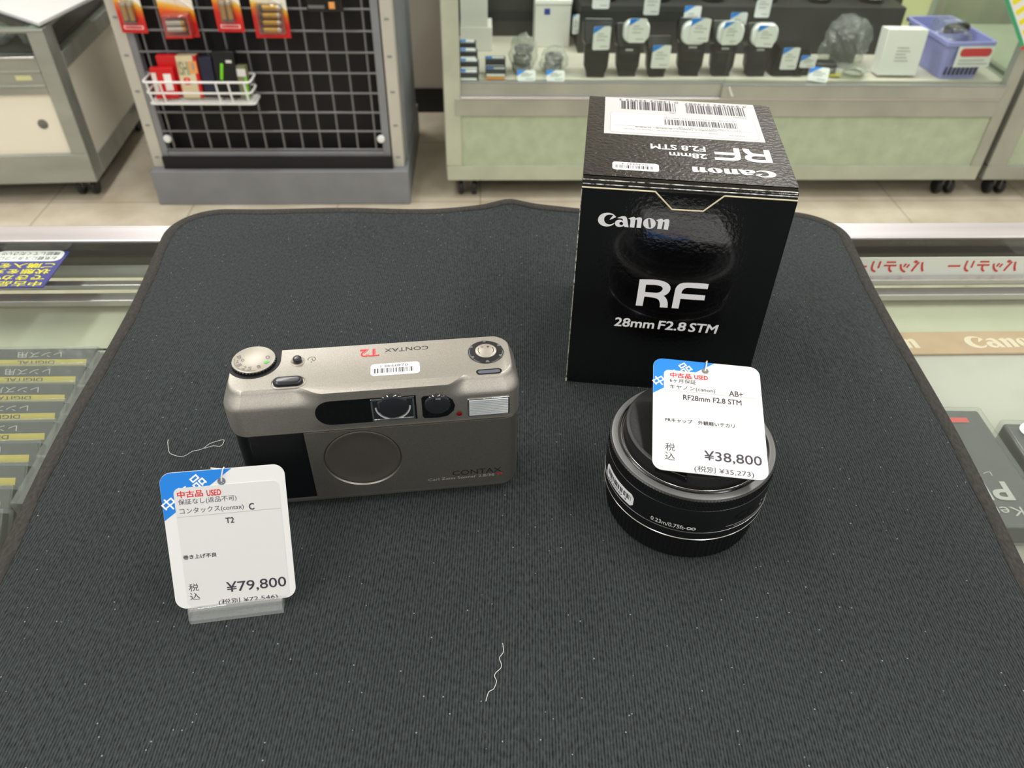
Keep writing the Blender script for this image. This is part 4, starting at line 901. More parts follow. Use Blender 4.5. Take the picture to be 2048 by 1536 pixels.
# battery packs hanging from the grid
def battery_pack(name, cx, wid, z0, hgt, kind, label, y=2.240):
    r = thing(name, label, 'battery pack', (cx, y, z0), rz=random.Random(cx).uniform(-0.12, 0.12), group='battery packs hanging on the wire grid', bg=True)
    mb = MB(); mb.box(-wid / 2, wid / 2, 0, 0.0025, 0, hgt, 'battery_card'); mb.build('card', r)
    mb = MB(); mb.tube([(0, 0.024, hgt - 0.012), (0, -0.03, hgt - 0.010), (0, -0.036, hgt - 0.004)], 0.0025, 'chrome', 8); mb.build('peg_hook', r)
    if kind == 'two':
        for sx in (-1, 1):
            mb = MB(); mb.lathe([(0.0070, 0.030), (0.0070, 0.036)], 'battery_dark', 20, sx * 0.0085, -0.0085); mb.lathe([(0.0070, 0.036), (0.0070, 0.073)], 'battery_gold', 20, sx * 0.0085, -0.0085); mb.lathe([(0.0070, 0.073), (0.0066, 0.078), (0.0028, 0.079), (0.0026, 0.081)], 'battery_silver', 20, sx * 0.0085, -0.0085); mb.build('battery', r)
        mb = MB(); mb.box(-0.018, 0.018, -0.017, 0, 0.027, 0.084, 'blister'); mb.build('blister', r, bevel=0.003)
        mb = MB(); mb.box(-0.026, 0.026, -0.0008, 0, 0.010, 0.019, 'tag_white'); mb.box(-0.024, 0.024, -0.0010, -0.0006, 0.0115, 0.0175, 'ink_red'); mb.build('card_print', r)
    elif kind == 'four':
        for k in range(4):
            mb = MB(); mb.M = Matrix.Translation((0.002 * k, -0.008, 0.024 + k * 0.0185)) @ Matrix.Rotation(PI / 2, 4, 'Y')
            mb.lathe([(0.0072, -0.028), (0.0072, -0.020)], 'battery_dark', 20); mb.lathe([(0.0072, -0.020), (0.0072, 0.018)], 'battery_gold', 20); mb.lathe([(0.0072, 0.018), (0.0072, 0.023), (0.003, 0.024), (0.003, 0.027)], 'battery_silver', 20); mb.build('battery', r)
        mb = MB(); mb.box(-0.034, 0.038, -0.018, 0, 0.014, 0.09, 'blister'); mb.build('blister', r, bevel=0.003)
    else:
        for k in range(4):
            mb = MB(); mb.M = Matrix.Translation((-0.002, -0.012 - (k % 2) * 0.016, 0.030 + (k // 2) * 0.017)) @ Matrix.Rotation(PI / 2, 4, 'Y')
            mb.lathe([(0.0075, -0.024), (0.0075, 0.015)], 'battery_silver', 20); mb.lathe([(0.0075, 0.015), (0.0075, 0.023), (0.003, 0.024), (0.003, 0.026)], 'battery_gold', 20); mb.build('battery', r)
        mb = MB(); mb.box(-0.034, 0.036, -0.042, 0, 0.012, 0.068, 'blister'); mb.build('blister', r, bevel=0.004)
        mb = MB(); mb.box(-0.034, 0.036, -0.041, 0, 0.010, 0.0135, 'red_box'); mb.box(0.031, 0.035, -0.041, 0, 0.0135, 0.066, 'red_box'); mb.box(-0.033, 0.031, -0.041, 0, 0.062, 0.066, 'red_box'); mb.build('inner_tray', r)
    mb = MB(); mb.M = Matrix.Translation((0, -0.0004, 0)); pts = [(-wid * 0.1 + wid * 0.6 * k / 8, hgt * (0.86 - 0.28 * (k / 8) ** 1.8)) for k in range(9)]
    mb.tube([(x, 0, z) for x, z in pts], 0.0013, 'tag_white', 6); mb.build('card_swoosh', r)
    return r
battery_pack('battery_pack', -0.930, 0.070, -0.409, 0.118, 'two', 'red battery pack of two slim cells, leftmost on the wire grid')
battery_pack('battery_pack', -0.806, 0.090, -0.420, 0.120, 'block', 'bulky red blister pack of batteries, second from left on the wire grid')
battery_pack('battery_pack', -0.671, 0.072, -0.405, 0.118, 'two', 'red battery pack of two slim cells, third from left on the wire grid')
battery_pack('battery_pack', -0.560, 0.094, -0.420, 0.122, 'four', 'red and yellow battery pack of four lying cells, rightmost on the wire grid')
r = thing('accessory_case', 'black hanging accessory case with a square orange mark, top right of the wire grid', 'case', (-0.411, 2.235, -0.352), bg=True)
mb = MB(); mb.box(-0.048, 0.048, 0.0, 0.024, 0, 0.07, 'lens_black'); mb.build('shell', r, bevel=0.005)
mb = MB(); mb.box(0.012, 0.028, -0.0015, 0.001, 0.009, 0.026, 'orange'); mb.build('orange_mark', r, bevel=0.002)
mb = MB(); mb.box(-0.043, 0.0, -0.001, 0.001, 0.010, 0.018, 'lens_grey'); mb.build('label_strip', r)

# white wire basket with packets in it
wb = thing('wire_basket', 'white wire basket of small packets hooked onto the wire grid', 'basket', (-0.782, 2.186, -0.584), bg=True)
def loop(x0, x1, y0, y1, r_, z, n=6): return [(x, y, z) for x, y in rrect(x0, x1, y0, y1, r_, n)]
mb = MB()
for z, w0, d0 in ((0.062, 0.147, 0.0), (0.031, 0.144, 0.003)): mb.tube(loop(-w0, w0, d0, 0.072, 0.012, z), 0.0031, 'wire_white', 8, True)
mb.tube(loop(-0.142, 0.148, 0.006, 0.072, 0.008, 0.0), 0.0031, 'wire_white', 8, True); mb.build('rail_hoops', wb)
mb = MB()
for x in (-0.136, -0.100, 0.052, 0.086, 0.130): mb.tube([(x, 0.0, 0.062), (x + 0.001, 0.002, 0.03), (x + 0.003, 0.006, 0.0), (x + 0.003, 0.07, 0.0)], 0.0027, 'wire_white', 8)
for y in (0.022, 0.038, 0.054): mb.tube([(-0.142, y, 0.0), (0.148, y, 0.0)], 0.0022, 'wire_white', 6)
mb.build('cross_wires', wb)
for x in (-0.098, 0.060):
    mb = MB(); mb.tube([(x, 0.0715, 0.0), (x, 0.0725, 0.09), (x, 0.0726, 0.1), (x, 0.0726, 0.104)], 0.0032, 'wire_white', 8); mb.build('hook', wb)
def carton(name, label, cat, x, y, z, sx, sy, sz, m_, rz=0.0, extra=(), group=None, tilt=0.0):
    """a small carton; extra = (part name, x0, x1, z0, z1, material) printed panels on its front"""
    r = thing(name, label, cat, (x, y, z), rz, group, bg=True); r.rotation_euler[0] = tilt
    r.location.z += max(0.0, -math.sin(tilt) * sy) + (0.0025 if tilt else 0)
    mb = MB(); mb.box(-sx / 2, sx / 2, 0, sy, 0, sz, m_); mb.build('box_body', r, bevel=0.0012)
    for pn, x0, x1, z0, z1, mm in extra:
        mb = MB(); mb.box(x0, x1, -0.0006, 0.0002, z0, z1, mm); mb.build(pn, r)
    return r
carton('packet', 'bright red packet with a white sticker, front left in the wire basket', 'packet', -0.878, 2.205, -0.580, 0.062, 0.026, 0.082, 'red_box', 0.1, (('white_sticker', 0.002, 0.022, 0.022, 0.066, 'box_bright'), ('grey_print', -0.029, -0.017, 0.02, 0.07, 'box_white')), tilt=-0.12)
carton('packet', 'plain red packet standing behind the stickered red one in the wire basket', 'packet', -0.862, 2.233, -0.579, 0.060, 0.020, 0.112, 'red_box', 0.02)
b_ = carton('packet', 'beige and red packet with an orange sticker, tallest in the wire basket', 'packet', -0.806, 2.207, -0.580, 0.054, 0.034, 0.112, 'beige_box', 0.06, (('yellow_sticker', 0.006, 0.026, 0.066, 0.098, 'orange'), ('white_sticker', 0.011, 0.020, 0.074, 0.094, 'box_bright')), tilt=-0.12)
mb = MB(); mb.box(0.018, 0.0274, -0.0004, 0.0344, 0, 0.1118, 'red_box'); mb.build('red_side', b_, bevel=0.001)
mb = MB(); mb.flat(T('ISHI', -0.024, 0.062, 0.004, 0.098, 0.01), 0, 'olive', lambda x, y: (x, -0.0004, y)); mb.flat(T('8', -0.018, 0.036, 0.002, 0.056, 0.02), 0, 'ink_red', lambda x, y: (x, -0.0004, y)); mb.build('lettering', b_)
carton('packet', 'dark navy packet standing beside the beige one in the wire basket', 'packet', -0.758, 2.214, -0.580, 0.036, 0.030, 0.108, 'navy', 0.0, tilt=-0.1)
pz = carton('pouch', 'black pouch with a lime green zip pull in the wire basket', 'pouch', -0.706, 2.210, -0.580, 0.060, 0.030, 0.124, 'lens_black', -0.05, (('label_strip', 0.006, 0.022, 0.094, 0.101, 'box_white'),), tilt=-0.12)
mb = MB(); mb.M = Matrix.Rotation(0.18, 4, 'Y'); mb.box(-0.026, -0.018, -0.004, 0.0, 0.046, 0.090, 'lime'); mb.build('zip_pull', pz, bevel=0.0015)
carton('packet', 'slim olive packet with a white sticker, rightmost in the wire basket', 'packet', -0.664, 2.212, -0.580, 0.026, 0.026, 0.086, 'olive', -0.05, (('white_sticker', -0.013, 0.013, 0.058, 0.078, 'box_white'), ('lime_edge', 0.008, 0.013, 0.0, 0.056, 'lime')), tilt=-0.12)

# ------------------------------------------------------------------ low glass cabinet, far left
lc = thing('glass_cabinet', 'low steel cabinet with cream panels and a glass top, far left behind the counter', 'cabinet', (-1.1875, 2.262, FZ), rz=0.055, bg=True)
LD, LWd = 0.60, 1.2
mb = MB()
mb.box(-LWd, 0, 0, 0.03, 0.063, 0.155, 'steel'); mb.box(-0.045, 0, 0, 0.03, 0.155, 0.508, 'steel'); mb.box(-LWd, -0.045, 0.0, 0.03, 0.335, 0.442, 'steel')
mb.box(-LWd, -0.045, -0.004, 0.004, 0.358, 0.364, 'steel_warm'); mb.box(-LWd, -0.045, -0.004, 0.006, 0.398, 0.404, 'steel_warm'); mb.box(-LWd, -0.045, -0.006, 0.012, 0.437, 0.4435, 'chrome')
mb.box(-LWd, 0.0, 0, 0.03, 0.503, 0.512, 'steel'); mb.build('front_frame', lc, bevel=0.002)
mb = MB(); mb.box(-LWd, -0.046, 0.010, 0.02, 0.155, 0.336, 'panel_cream'); mb.build('sliding_panel', lc)
mb = MB(); mb.M = Matrix.Translation((-0.098, 0.0095, 0.246)) @ Matrix.Rotation(PI / 2, 4, 'X'); mb.lathe([(0.014, 0.0), (0.014, 0.0015), (0.0115, 0.0012), (0.0095, 0.0006), (0.001, 0.0004)], 'caster_metal', 28, cap1=False); mb.build('finger_pull', lc)
mb = MB(); mb.box(-0.118, -0.075, -0.0012, 0.001, 0.377, 0.390, 'pale_yellow'); mb.build('name_plate', lc)
mb = MB(); mb.box(-0.045, -0.001, 0.03, 0.07, 0.063, 0.512, 'steel'); mb.box(-0.03, 0.0, 0.07, LD, 0.063, 0.125, 'steel'); mb.box(-0.03, 0.0, 0.07, LD, 0.385, 0.43, 'steel'); mb.box(-0.03, 0, LD - 0.04, LD, 0.125, 0.512, 'steel'); mb.box(-0.02, 0, 0.07, LD - 0.04, 0.503, 0.512, 'steel'); mb.build('side_frame', lc, bevel=0.0015)
mb = MB(); mb.box(-0.016, -0.006, 0.07, LD - 0.04, 0.125, 0.386, 'panel_cream'); mb.build('side_panel', lc)
mb = MB(); mb.box(-0.012, -0.006, 0.07, LD - 0.04, 0.43, 0.503, 'glass_pane'); mb.build('side_glass', lc, smooth=0)
mb = MB(); mb.box(-LWd, -0.046, 0.012, 0.018, 0.4435, 0.503, 'glass_pane'); mb.build('front_glass', lc, smooth=0)
mb = MB(); mb.box(-LWd, -0.002, 0.0, LD, 0.513, 0.518, 'glass_pane'); mb.build('top_glass', lc, smooth=0)
mb = MB(); mb.box(-LWd, -0.03, 0.03, LD, 0.434, 0.442, 'dark_back'); mb.box(-LWd, -0.03, LD - 0.012, LD, 0.125, 0.512, 'dark_back'); mb.build('shelf', lc)
castor(lc, -0.055, 0.05); castor(lc, -0.055, LD - 0.06)
sh = thing('paper_stack', 'white paper sheets lying askew on the corner of the low cabinet', 'paper', (-1.262, 2.448, FZ + 0.5185), rz=-0.10, bg=True)
mb = MB(); mb.prism([(0.085, -0.17), (0.118, 0.19), (-0.30, 0.16), (-0.235, 0.02)], 0.0, 0.008, 'tag_card'); mb.build('sheets', sh)

def bag(name, label, x, y, z, sx, sy, sz, seed, m_='plastic_bag', parent_cat='bag', rz=0.0, group=None):
    """a crumpled clear bag, resting on z"""
    r = thing(name, label, parent_cat, (x, y, z), rz, group, bg=True)
    bm_ = bmesh.new(); bmesh.ops.create_icosphere(bm_, subdivisions=5, radius=1)
    rn = random.Random(seed); ks = [(rn.uniform(2, 6), rn.uniform(2, 6), rn.uniform(2, 6), rn.uniform(0, 6)) for _ in range(5)]
    for v in bm_.verts:
        d = sum(0.055 * math.sin(a * v.co.x + b2 * v.co.y + c * v.co.z + p) for a, b2, c, p in ks) + 0.07 * abs(math.sin(7 * v.co.x + 5 * v.co.z + seed)) - 0.06 * abs(math.sin(9 * v.co.y - 8 * v.co.z + 4 * v.co.x + seed)) + 0.035 * abs(math.sin(19 * v.co.x + 13 * v.co.z - 11 * v.co.y))
        q = v.co * (1 + d); zz = max(-0.86, q.z)
        v.co = Vector((q.x * sx / 2, q.y * sy / 2, (zz + 0.86) * sz / 1.9))
    mb = MB(); mb.add([tuple(v.co) for v in bm_.verts], [[v.index for v in f.verts] for f in bm_.faces], m_); bm_.free()
    mb.build('bag_film', r, smooth=18); return r
bg_ = bag('bagged_lens', 'lens in a clear plastic bag under the glass top of the left cabinet', -1.268, 2.37, FZ + 0.4435, 0.085, 0.085, 0.052, 3)
mb = MB(); mb.lathe([(0.028, 0.0), (0.03, 0.003), (0.03, 0.022), (0.026, 0.03), (0.022, 0.03), (0.02, 0.026), (0.001, 0.026)], 'lens_black', 40); mb.build('lens', bg_)
bg2 = bag('bagged_lens', 'second bagged lens at the far left edge under the cabinet glass', -1.38, 2.37, FZ + 0.4435, 0.09, 0.095, 0.056, 8)
mb = MB(); mb.lathe([(0.028, 0.0), (0.03, 0.003), (0.03, 0.020), (0.001, 0.02)], 'lens_grey', 40); mb.build('lens', bg2)

# ------------------------------------------------------------------ the long glass showcase
CX0, CX1, CY, CD = -0.1025, 1.607, 2.268, 0.60
sc_ = thing('glass_showcase', 'long green-panelled glass showcase full of flashes, behind the lens carton', 'showcase', (0, 0, FZ), bg=True)
SZ = 0.3695                       # height of the shelf above the floor
TOPZ = 1.20
mb = MB(); mb.box(CX0, CX1, CY, CY + 0.03, 0.064, 0.112, 'green_frame'); mb.box(CX0, CX0 + 0.048, CY, CY + 0.03, 0.112, TOPZ, 'green_frame'); mb.box(CX1 - 0.034, CX1, CY, CY + 0.03, 0.112, TOPZ, 'steel_warm')
mb.box(CX0, CX1, CY, CY + 0.03, TOPZ - 0.03, TOPZ, 'steel_warm'); mb.build('front_frame', sc_, bevel=0.002)
mb = MB(); mb.box(CX0 + 0.03, CX1 - 0.034, CY + 0.006, CY + 0.016, 0.110, 0.274, 'green_panel'); mb.build('base_panel', sc_)
mb = MB(); mb.box(CX0 + 0.03, CX1 - 0.033, CY - 0.002, CY + 0.02, 0.272, 0.324, 'steel_warm'); mb.box(CX0 + 0.048, CX1 - 0.034, CY - 0.006, CY + 0.02, 0.3235, 0.3300, 'aluminium'); mb.build('door_track', sc_, bevel=0.0015)
for x0, x1, y0, sd_ in ((CX0 + 0.048, 0.728, CY + 0.012, 0), (0.718, CX1 - 0.036, CY - 0.004, 1)):
    mb = MB(); mb.box(x0, x1, y0, y0 + 0.006, 0.3695, TOPZ - 0.03, 'glass_pane'); dr = mb.build('sliding_door', sc_, smooth=0)
    mb = MB(); mb.box(x0, x1, y0 - 0.005, y0 + 0.010, 0.3300, 0.3690, 'steel_warm'); mb.box(x0, x1, y0 - 0.0055, y0 - 0.001, 0.3665, 0.3700, 'rack_grey'); mb.build('door_rail', dr, bevel=0.001)
    if sd_:
        mb = MB(); mb.M = Matrix.Translation((0.742, y0 - 0.006, 0.351)) @ Matrix.Rotation(-0.5, 4, 'Y'); mb.box(-0.004, 0.004, -0.004, 0.0, -0.016, 0.016, 'chrome'); mb.build('door_catch', dr, bevel=0.001)
mb = MB(); mb.box(CX0 + 0.02, CX1 - 0.02, CY + 0.03, CY + CD, SZ - 0.012, SZ, 'shelf_beige'); mb.build('shelf', sc_)
mb = MB(); mb.box(CX0 + 0.02, 0.315, 2.70, 2.72, SZ, SZ + 0.14, 'riser_dark'); mb.box(CX0 + 0.02, 1.40, 2.72, CY + CD, SZ + 0.13, SZ + 0.14, 'riser_dark'); mb.box(0.335, 1.315, 2.535, 2.555, SZ, SZ + 0.14, 'riser_dark'); mb.box(0.315, 0.335, 2.535, 2.72, SZ, SZ + 0.14, 'riser_dark'); mb.box(1.315, 1.335, 2.535, 2.72, SZ, SZ + 0.14, 'riser_dark'); mb.box(1.335, 1.40, 2.70, 2.72, SZ, SZ + 0.14, 'riser_dark'); mb.box(0.335, 1.315, 2.555, 2.72, SZ + 0.13, SZ + 0.14, 'riser_dark'); mb.build('rear_step', sc_)
mb = MB(); mb.box(CX0 + 0.02, 1.42, CY + CD - 0.012, CY + CD, SZ, TOPZ, 'dark_back'); mb.box(1.42, CX1 - 0.02, CY + CD - 0.012, CY + CD, SZ, TOPZ, 'pale_yellow'); mb.build('back_panel', sc_)
mb = MB(); mb.box(CX0, CX0 + 0.02, CY + 0.03, CY + CD, 0.064, SZ, 'green_frame'); mb.box(CX1 - 0.02, CX1, CY + 0.03, CY + CD, 0.064, SZ, 'steel_warm'); mb.box(CX0, CX1, CY + CD - 0.02, CY + CD, 0.064, SZ - 0.013, 'steel_warm'); mb.build('carcass', sc_)
for x in (CX0 + 0.004, CX1 - 0.010):
    mb = MB(); mb.box(x, x + 0.006, CY + 0.03, CY + CD - 0.02, SZ, TOPZ - 0.03, 'glass_pane'); mb.build('side_glass', sc_, smooth=0)
for x in (CX0, CX1 - 0.022):
    mb = MB(); mb.box(x, x + 0.022, CY + CD - 0.022, CY + CD, SZ, TOPZ, 'steel_warm'); mb.build('rear_post', sc_, bevel=0.001)
for x in (CX0 + 0.062, CX1 - 0.075): castor(sc_, x, CY + 0.035)
# unseen fill light added under the top rail to brighten the showcase inside
lp = area('showcase_fill_light', bgp(0.75, CY + 0.12, FZ + TOPZ - 0.05), 1.5, 0.04, 5.0, (0, 0, PSI))
# a second showcase starts at the right edge
s2 = thing('glass_showcase', 'second green-panelled showcase at the right picture edge', 'showcase', (0, 0, FZ), bg=True)
mb = MB(); mb.box(1.630, 2.9, CY, CY + 0.03, 0.064, 0.112, 'steel_warm'); mb.box(1.630, 1.690, CY, CY + 0.03, 0.112, TOPZ, 'steel_warm'); mb.box(1.630, 2.9, CY, CY + 0.03, TOPZ - 0.03, TOPZ, 'steel_warm'); mb.build('front_frame', s2, bevel=0.002)
mb = MB(); mb.box(1.688, 2.9, CY + 0.006, CY + 0.016, 0.110, 0.274, 'green_panel'); mb.build('base_panel', s2)
mb = MB(); mb.box(1.688, 2.9, CY - 0.002, CY + 0.02, 0.272, 0.330, 'steel_warm'); mb.build('door_track', s2, bevel=0.0015)
mb = MB(); mb.box(1.690, 2.9, CY + 0.01, CY + 0.016, 0.330, TOPZ - 0.03, 'glass_pane'); mb.build('front_glass', s2, smooth=0)
mb = MB(); mb.box(1.630, 1.650, CY + 0.03, CY + CD, 0.064, SZ, 'steel_warm'); mb.box(1.650, 2.9, CY + 0.03, CY + CD, SZ - 0.012, SZ, 'shelf_beige'); mb.build('carcass', s2)
mb = MB(); mb.box(1.634, 1.640, CY + 0.03, CY + CD - 0.02, SZ, TOPZ - 0.03, 'glass_pane'); mb.build('side_glass', s2, smooth=0)
castor(s2, 1.705, CY + 0.035)

# ---- things inside the showcase (S = shelf surface)
S = FZ + SZ + 0.0004
def flash(i, x, y, w_, h, lean, label, rz=0.0):
    r = thing('camera_flash', label, 'flash', (x, y, S), rz, 'camera flashes in a row on the showcase shelf', bg=True)
    k = w_ / 0.085
    mb = MB(); mb.box(-0.026 * k, 0.026 * k, 0.004, 0.040, 0.0, 0.012, 'flash_black'); mb.build('foot', r, bevel=0.003)
    L_ = Matrix.Rotation(lean, 4, 'X')
    mb = MB(); mb.M = L_; mb.loft([[(a * k, b2, z) for a, b2 in rrect(-q, q, 0.002, 0.042, 0.006, 3)] for q, z in ((0.026, 0.010), (0.034, 0.030), (0.036, h * 0.50), (0.032, h * 0.54))], 'flash_black'); mb.build('body', r)
    mb = MB(); mb.M = L_; mb.box(-0.026 * k, 0.026 * k, -0.0005, 0.004, 0.040, h * 0.42, 'flash_screen'); sc2 = mb.build('screen', r, bevel=0.001)
    mb = MB(); mb.M = L_; mb.box(-0.011 * k, 0.011 * k, 0.0002, 0.004, h * 0.455, h * 0.455 + 0.005, 'grey_print'); mb.build('maker_mark', sc2)
    mb = MB(); mb.M = L_ @ Matrix.Translation((0, 0.004, h * 0.54)) @ Matrix.Rotation(-0.35, 4, 'X')
    mb.loft([[(a * k, b2, z) for a, b2 in rrect(-q, q, 0.0, 0.044, 0.006, 3)] for q, z in ((0.033, 0.0), (0.040, 0.012), (0.042, h * 0.36), (0.040, h * 0.38))], 'flash_black'); hd = mb.build('head', r)
    mb = MB(); mb.M = L_ @ Matrix.Translation((0, 0.004, h * 0.54)) @ Matrix.Rotation(-0.35, 4, 'X'); mb.box(-0.036 * k, 0.036 * k, 0.006, 0.038, h * 0.375, h * 0.39, 'diffuser'); mb.build('flash_window', hd)
    return r
NTH = ['first', 'second', 'third', 'fourth', 'fifth', 'sixth']
for i, (x, y, w_, h) in enumerate(((0.345, 2.312, 0.088, 0.175), (0.441, 2.322, 0.084, 0.160), (0.530, 2.318, 0.076, 0.125), (0.628, 2.326, 0.092, 0.175), (0.726, 2.326, 0.084, 0.168), (0.832, 2.326, 0.086, 0.162))):
    flash(i, x, y, w_, h, -0.10, 'black camera flash, %s from the left in the showcase row' % NTH[i], 0.05 * (i % 3 - 1))
# round diffuser caps hang at the heads of three of them
def bag_tag(cx, wid, z0, z1, y, label, rz=0.0, lean=0.0, blue=True, small=False):
    r = thing('small_price_tag', label, 'price tag', (cx, y, z0), rz, 'small price tags in the showcase', bg=True); r.rotation_euler[0] = lean
    h = z1 - z0
    mb = MB(); mb.M = Matrix.Rotation(PI / 2, 4, 'X'); mb.prism(rrect(-wid / 2, wid / 2, 0, h, min(0.005, h / 4), 4), -0.0006, 0.0, 'tag_card'); mb.build('card', r)
    if blue:
        mb = MB(); mb.M = Matrix.Rotation(PI / 2, 4, 'X'); q = min(wid * 0.62, h * 0.9); mb.prism([(-wid / 2, h - q * 0.62), (-wid / 2 + q, h), (-wid / 2 + 0.004, h), (-wid / 2, h - 0.004)], 0, 0.0003, 'tag_blue'); mb.build('blue_corner', r)
    if not small:
        mb = MB(); mb.M = Matrix.Rotation(PI / 2, 4, 'X')
        for fy, f0, f1 in ((0.66, -0.25, 0.1), (0.55, -0.3, 0.34), (0.40, -0.3, 0.2), (0.12, -0.05, 0.4)): mb.prism([(wid * f0, h * fy), (wid * f1, h * fy), (wid * f1, h * fy + 0.0035), (wid * f0, h * fy + 0.0035)], 0.0001, 0.0004, 'grey_print')
        mb.build('print_lines', r)
    return r
for cx, wd, z0, z1, y, lb, rz in (
    (0.352, 0.050, -0.466, -0.402, 2.300, 'tilted white price tag on the first flash from the left', 0.1),
    (0.453, 0.050, -0.446, -0.381, 2.302, 'white price tag high on the second flash from the left', 0.0),
    (0.530, 0.053, -0.517, -0.452, 2.300, 'white price tag low over the third flash from the left', 0.0),
    (0.632, 0.055, -0.442, -0.379, 2.300, 'white price tag over the round diffuser of the fourth flash', -0.1),
    (0.724, 0.050, -0.450, -0.387, 2.300, 'white price tag on the head of the fifth flash from the left', 0.1),
    (0.826, 0.050, -0.456, -0.396, 2.300, 'white price tag on the sixth flash, last in the row', -0.1),
    (0.912, 0.050, -0.519, -0.457, 2.300, 'white price tag on the low black unit right of the flash row', 0.05),
    (0.968, 0.046, -0.513, -0.478, 2.298, 'short white price tag right of the low black unit', -0.05)):
    bag_tag(cx, wd, z0, z1, y, lb, rz)
bag_tag(1.005, 0.056, -0.549, -0.508, 2.286, 'price tag slumped on the shelf, rightmost of the price tags', -0.35, -0.5)
bag_tag(0.139, 0.054, S, -0.520, 2.286, 'price tag before the taller heap of clear bags on the left', 0.0, -0.5)
bag_tag(0.224, 0.054, S, -0.520, 2.286, 'price tag before the second heap of clear bags on the left', -0.08, -0.5)
for cx, wd, z0, z1, lb in ((0.634, 0.050, -0.447, -0.378, 'upper price tag hanging behind the fourth flash'), (0.510, 0.046, -0.404, -0.340, 'greyish price tag hanging behind, between second and third flash'), (0.359, 0.050, -0.388, -0.324, 'price tag at the picture top above the first flash'), (0.842, 0.045, -0.409, -0.345, 'price tag at the picture top behind the sixth flash'), (0.287, 0.020, -0.453, -0.398, 'narrow edge-on price tag left of the first flash'), (0.775, 0.05, -0.46, -0.395, 'price tag half hidden between the fifth and sixth flash')):
    bag_tag(cx, wd, z0, z1, 2.42 if wd > 0.03 else 2.40, lb, 0.0 if wd > .03 else 0.3)
for x, y, z, lb in ((0.622, 2.318, -0.452, 'round white diffuser behind the tag of the fourth flash'), (0.726, 2.318, -0.452, 'round white diffuser behind the tag of the fifth flash'), (0.452, 2.318, -0.448, 'round white diffuser behind the tag of the second flash'), (0.826, 2.318, -0.456, 'round white diffuser behind the tag of the sixth flash')):
    r = thing('diffuser_cap', lb, 'diffuser', (x, y - 0.010, z), 0, 'white diffuser caps on the flashes', bg=True)
    mb = MB(); mb.M = Matrix.Translation((0, 0, 0.030)) @ Matrix.Rotation(PI / 2, 4, 'X'); mb.loft([[(a, b2, z_) for a, b2 in rrect(-q * 1.2, q * 1.2, -q, q, q * 0.75, 6)] for q, z_ in ((0.030, -0.012), (0.031, -0.002), (0.028, 0.003))], 'diffuser'); mb.build('dome', r)
    mb = MB(); mb.M = Matrix.Translation((0, 0, 0.030)) @ Matrix.Rotation(PI / 2, 4, 'X'); mb.loft([[(a, b2, z_) for a, b2 in rrect(-q * 1.2, q * 1.2, -q, q, q * 0.75, 6)] for q, z_ in ((0.032, -0.014), (0.032, -0.010))], 'grey_print'); mb.build('rim', r)
# left end: cartons, stacked filter boxes and bagged pieces
carton('carton', 'tall white carton on the lower one, back left of the showcase', 'carton', -0.013, 2.548, S + 0.0725, 0.084, 0.09, 0.16, 'box_white')
carton('carton', 'low white carton carrying the taller one, back left of the showcase', 'carton', -0.007, 2.545, S, 0.100, 0.10, 0.072, 'box_white')
wc = carton('carton', 'white carton with a blue mark standing behind the heaps of bags', 'carton', 0.236, 2.590, S, 0.112, 0.10, 0.128, 'box_white', 0.0, (('blue_mark', -0.028, -0.010, 0.098, 0.116, 'case_blue'),))
mb = MB(); mb.box(-0.058, 0.058, -0.002, 0.102, 0.128, 0.142, 'box_bright'); mb.build('lid', wc, bevel=0.002)
for k, (x, y, wd, z0) in enumerate(((-0.033, 2.40, 0.040, 0.0), (-0.031, 2.365, 0.044, 0.0), (-0.029, 2.330, 0.047, 0.0), (-0.030, 2.290, 0.047, 0.0))):
    hs = (0.070, 0.056, 0.038, 0.020)[k]
    r = thing('boxed_filter', 'small dark filter box with white tag, %s in the row by the left post' % ('farthest', 'third nearest', 'second nearest', 'nearest')[k], 'filter box', (x, y, S), 0, 'stepped filter boxes by the left post', bg=True)
    mb = MB(); mb.box(-wd / 2 - 0.004, wd / 2 + 0.006, 0, 0.030, 0, hs, 'case_dark'); mb.build('box', r, bevel=0.0015)
    mb = MB(); mb.M = Matrix.Translation((0, -0.001, hs - 0.021)) @ Matrix.Rotation(-0.55, 4, 'X'); mb.box(-wd / 2, wd / 2, -0.003, -0.002, 0.001, 0.030, 'tag_card'); mb.box(-wd / 2, -wd / 2 + 0.015, -0.0034, -0.0026, 0.024, 0.030, 'tag_blue'); mb.build('white_tag', r)
r = thing('boxed_filter', 'small box with an orange base and a tag, right of the stepped row', 'filter box', (0.049, 2.296, S), 0, bg=True)
mb = MB(); mb.box(-0.029, 0.030, 0, 0.03, 0.009, 0.030, 'case_dark'); mb.build('box', r, bevel=0.001)
mb = MB(); mb.box(-0.0275, 0.0255, -0.002, 0.028, 0, 0.009, 'orange'); mb.build('orange_base', r, bevel=0.001)
mb = MB(); mb.M = Matrix.Rotation(-0.25, 4, 'X'); mb.box(-0.027, 0.027, -0.004, -0.003, 0.010, 0.033, 'tag_card'); mb.box(-0.027, -0.005, -0.0044, -0.0036, 0.027, 0.033, 'tag_blue'); mb.build('white_tag', r)
r = thing('boxed_filter', 'small dark box with a tilted tag behind the orange-based one', 'filter box', (0.048, 2.332, S), 0, bg=True)
mb = MB(); mb.box(-0.029, 0.031, 0, 0.03, 0, 0.046, 'case_dark'); mb.build('box', r, bevel=0.001)
mb = MB(); mb.M = Matrix.Translation((0, 0, 0.022)) @ Matrix.Rotation(-0.6, 4, 'X'); mb.box(-0.026, 0.026, -0.004, -0.003, 0.0, 0.03, 'tag_card'); mb.box(-0.026, -0.008, -0.0044, -0.0036, 0.023, 0.03, 'tag_blue'); mb.build('white_tag', r)
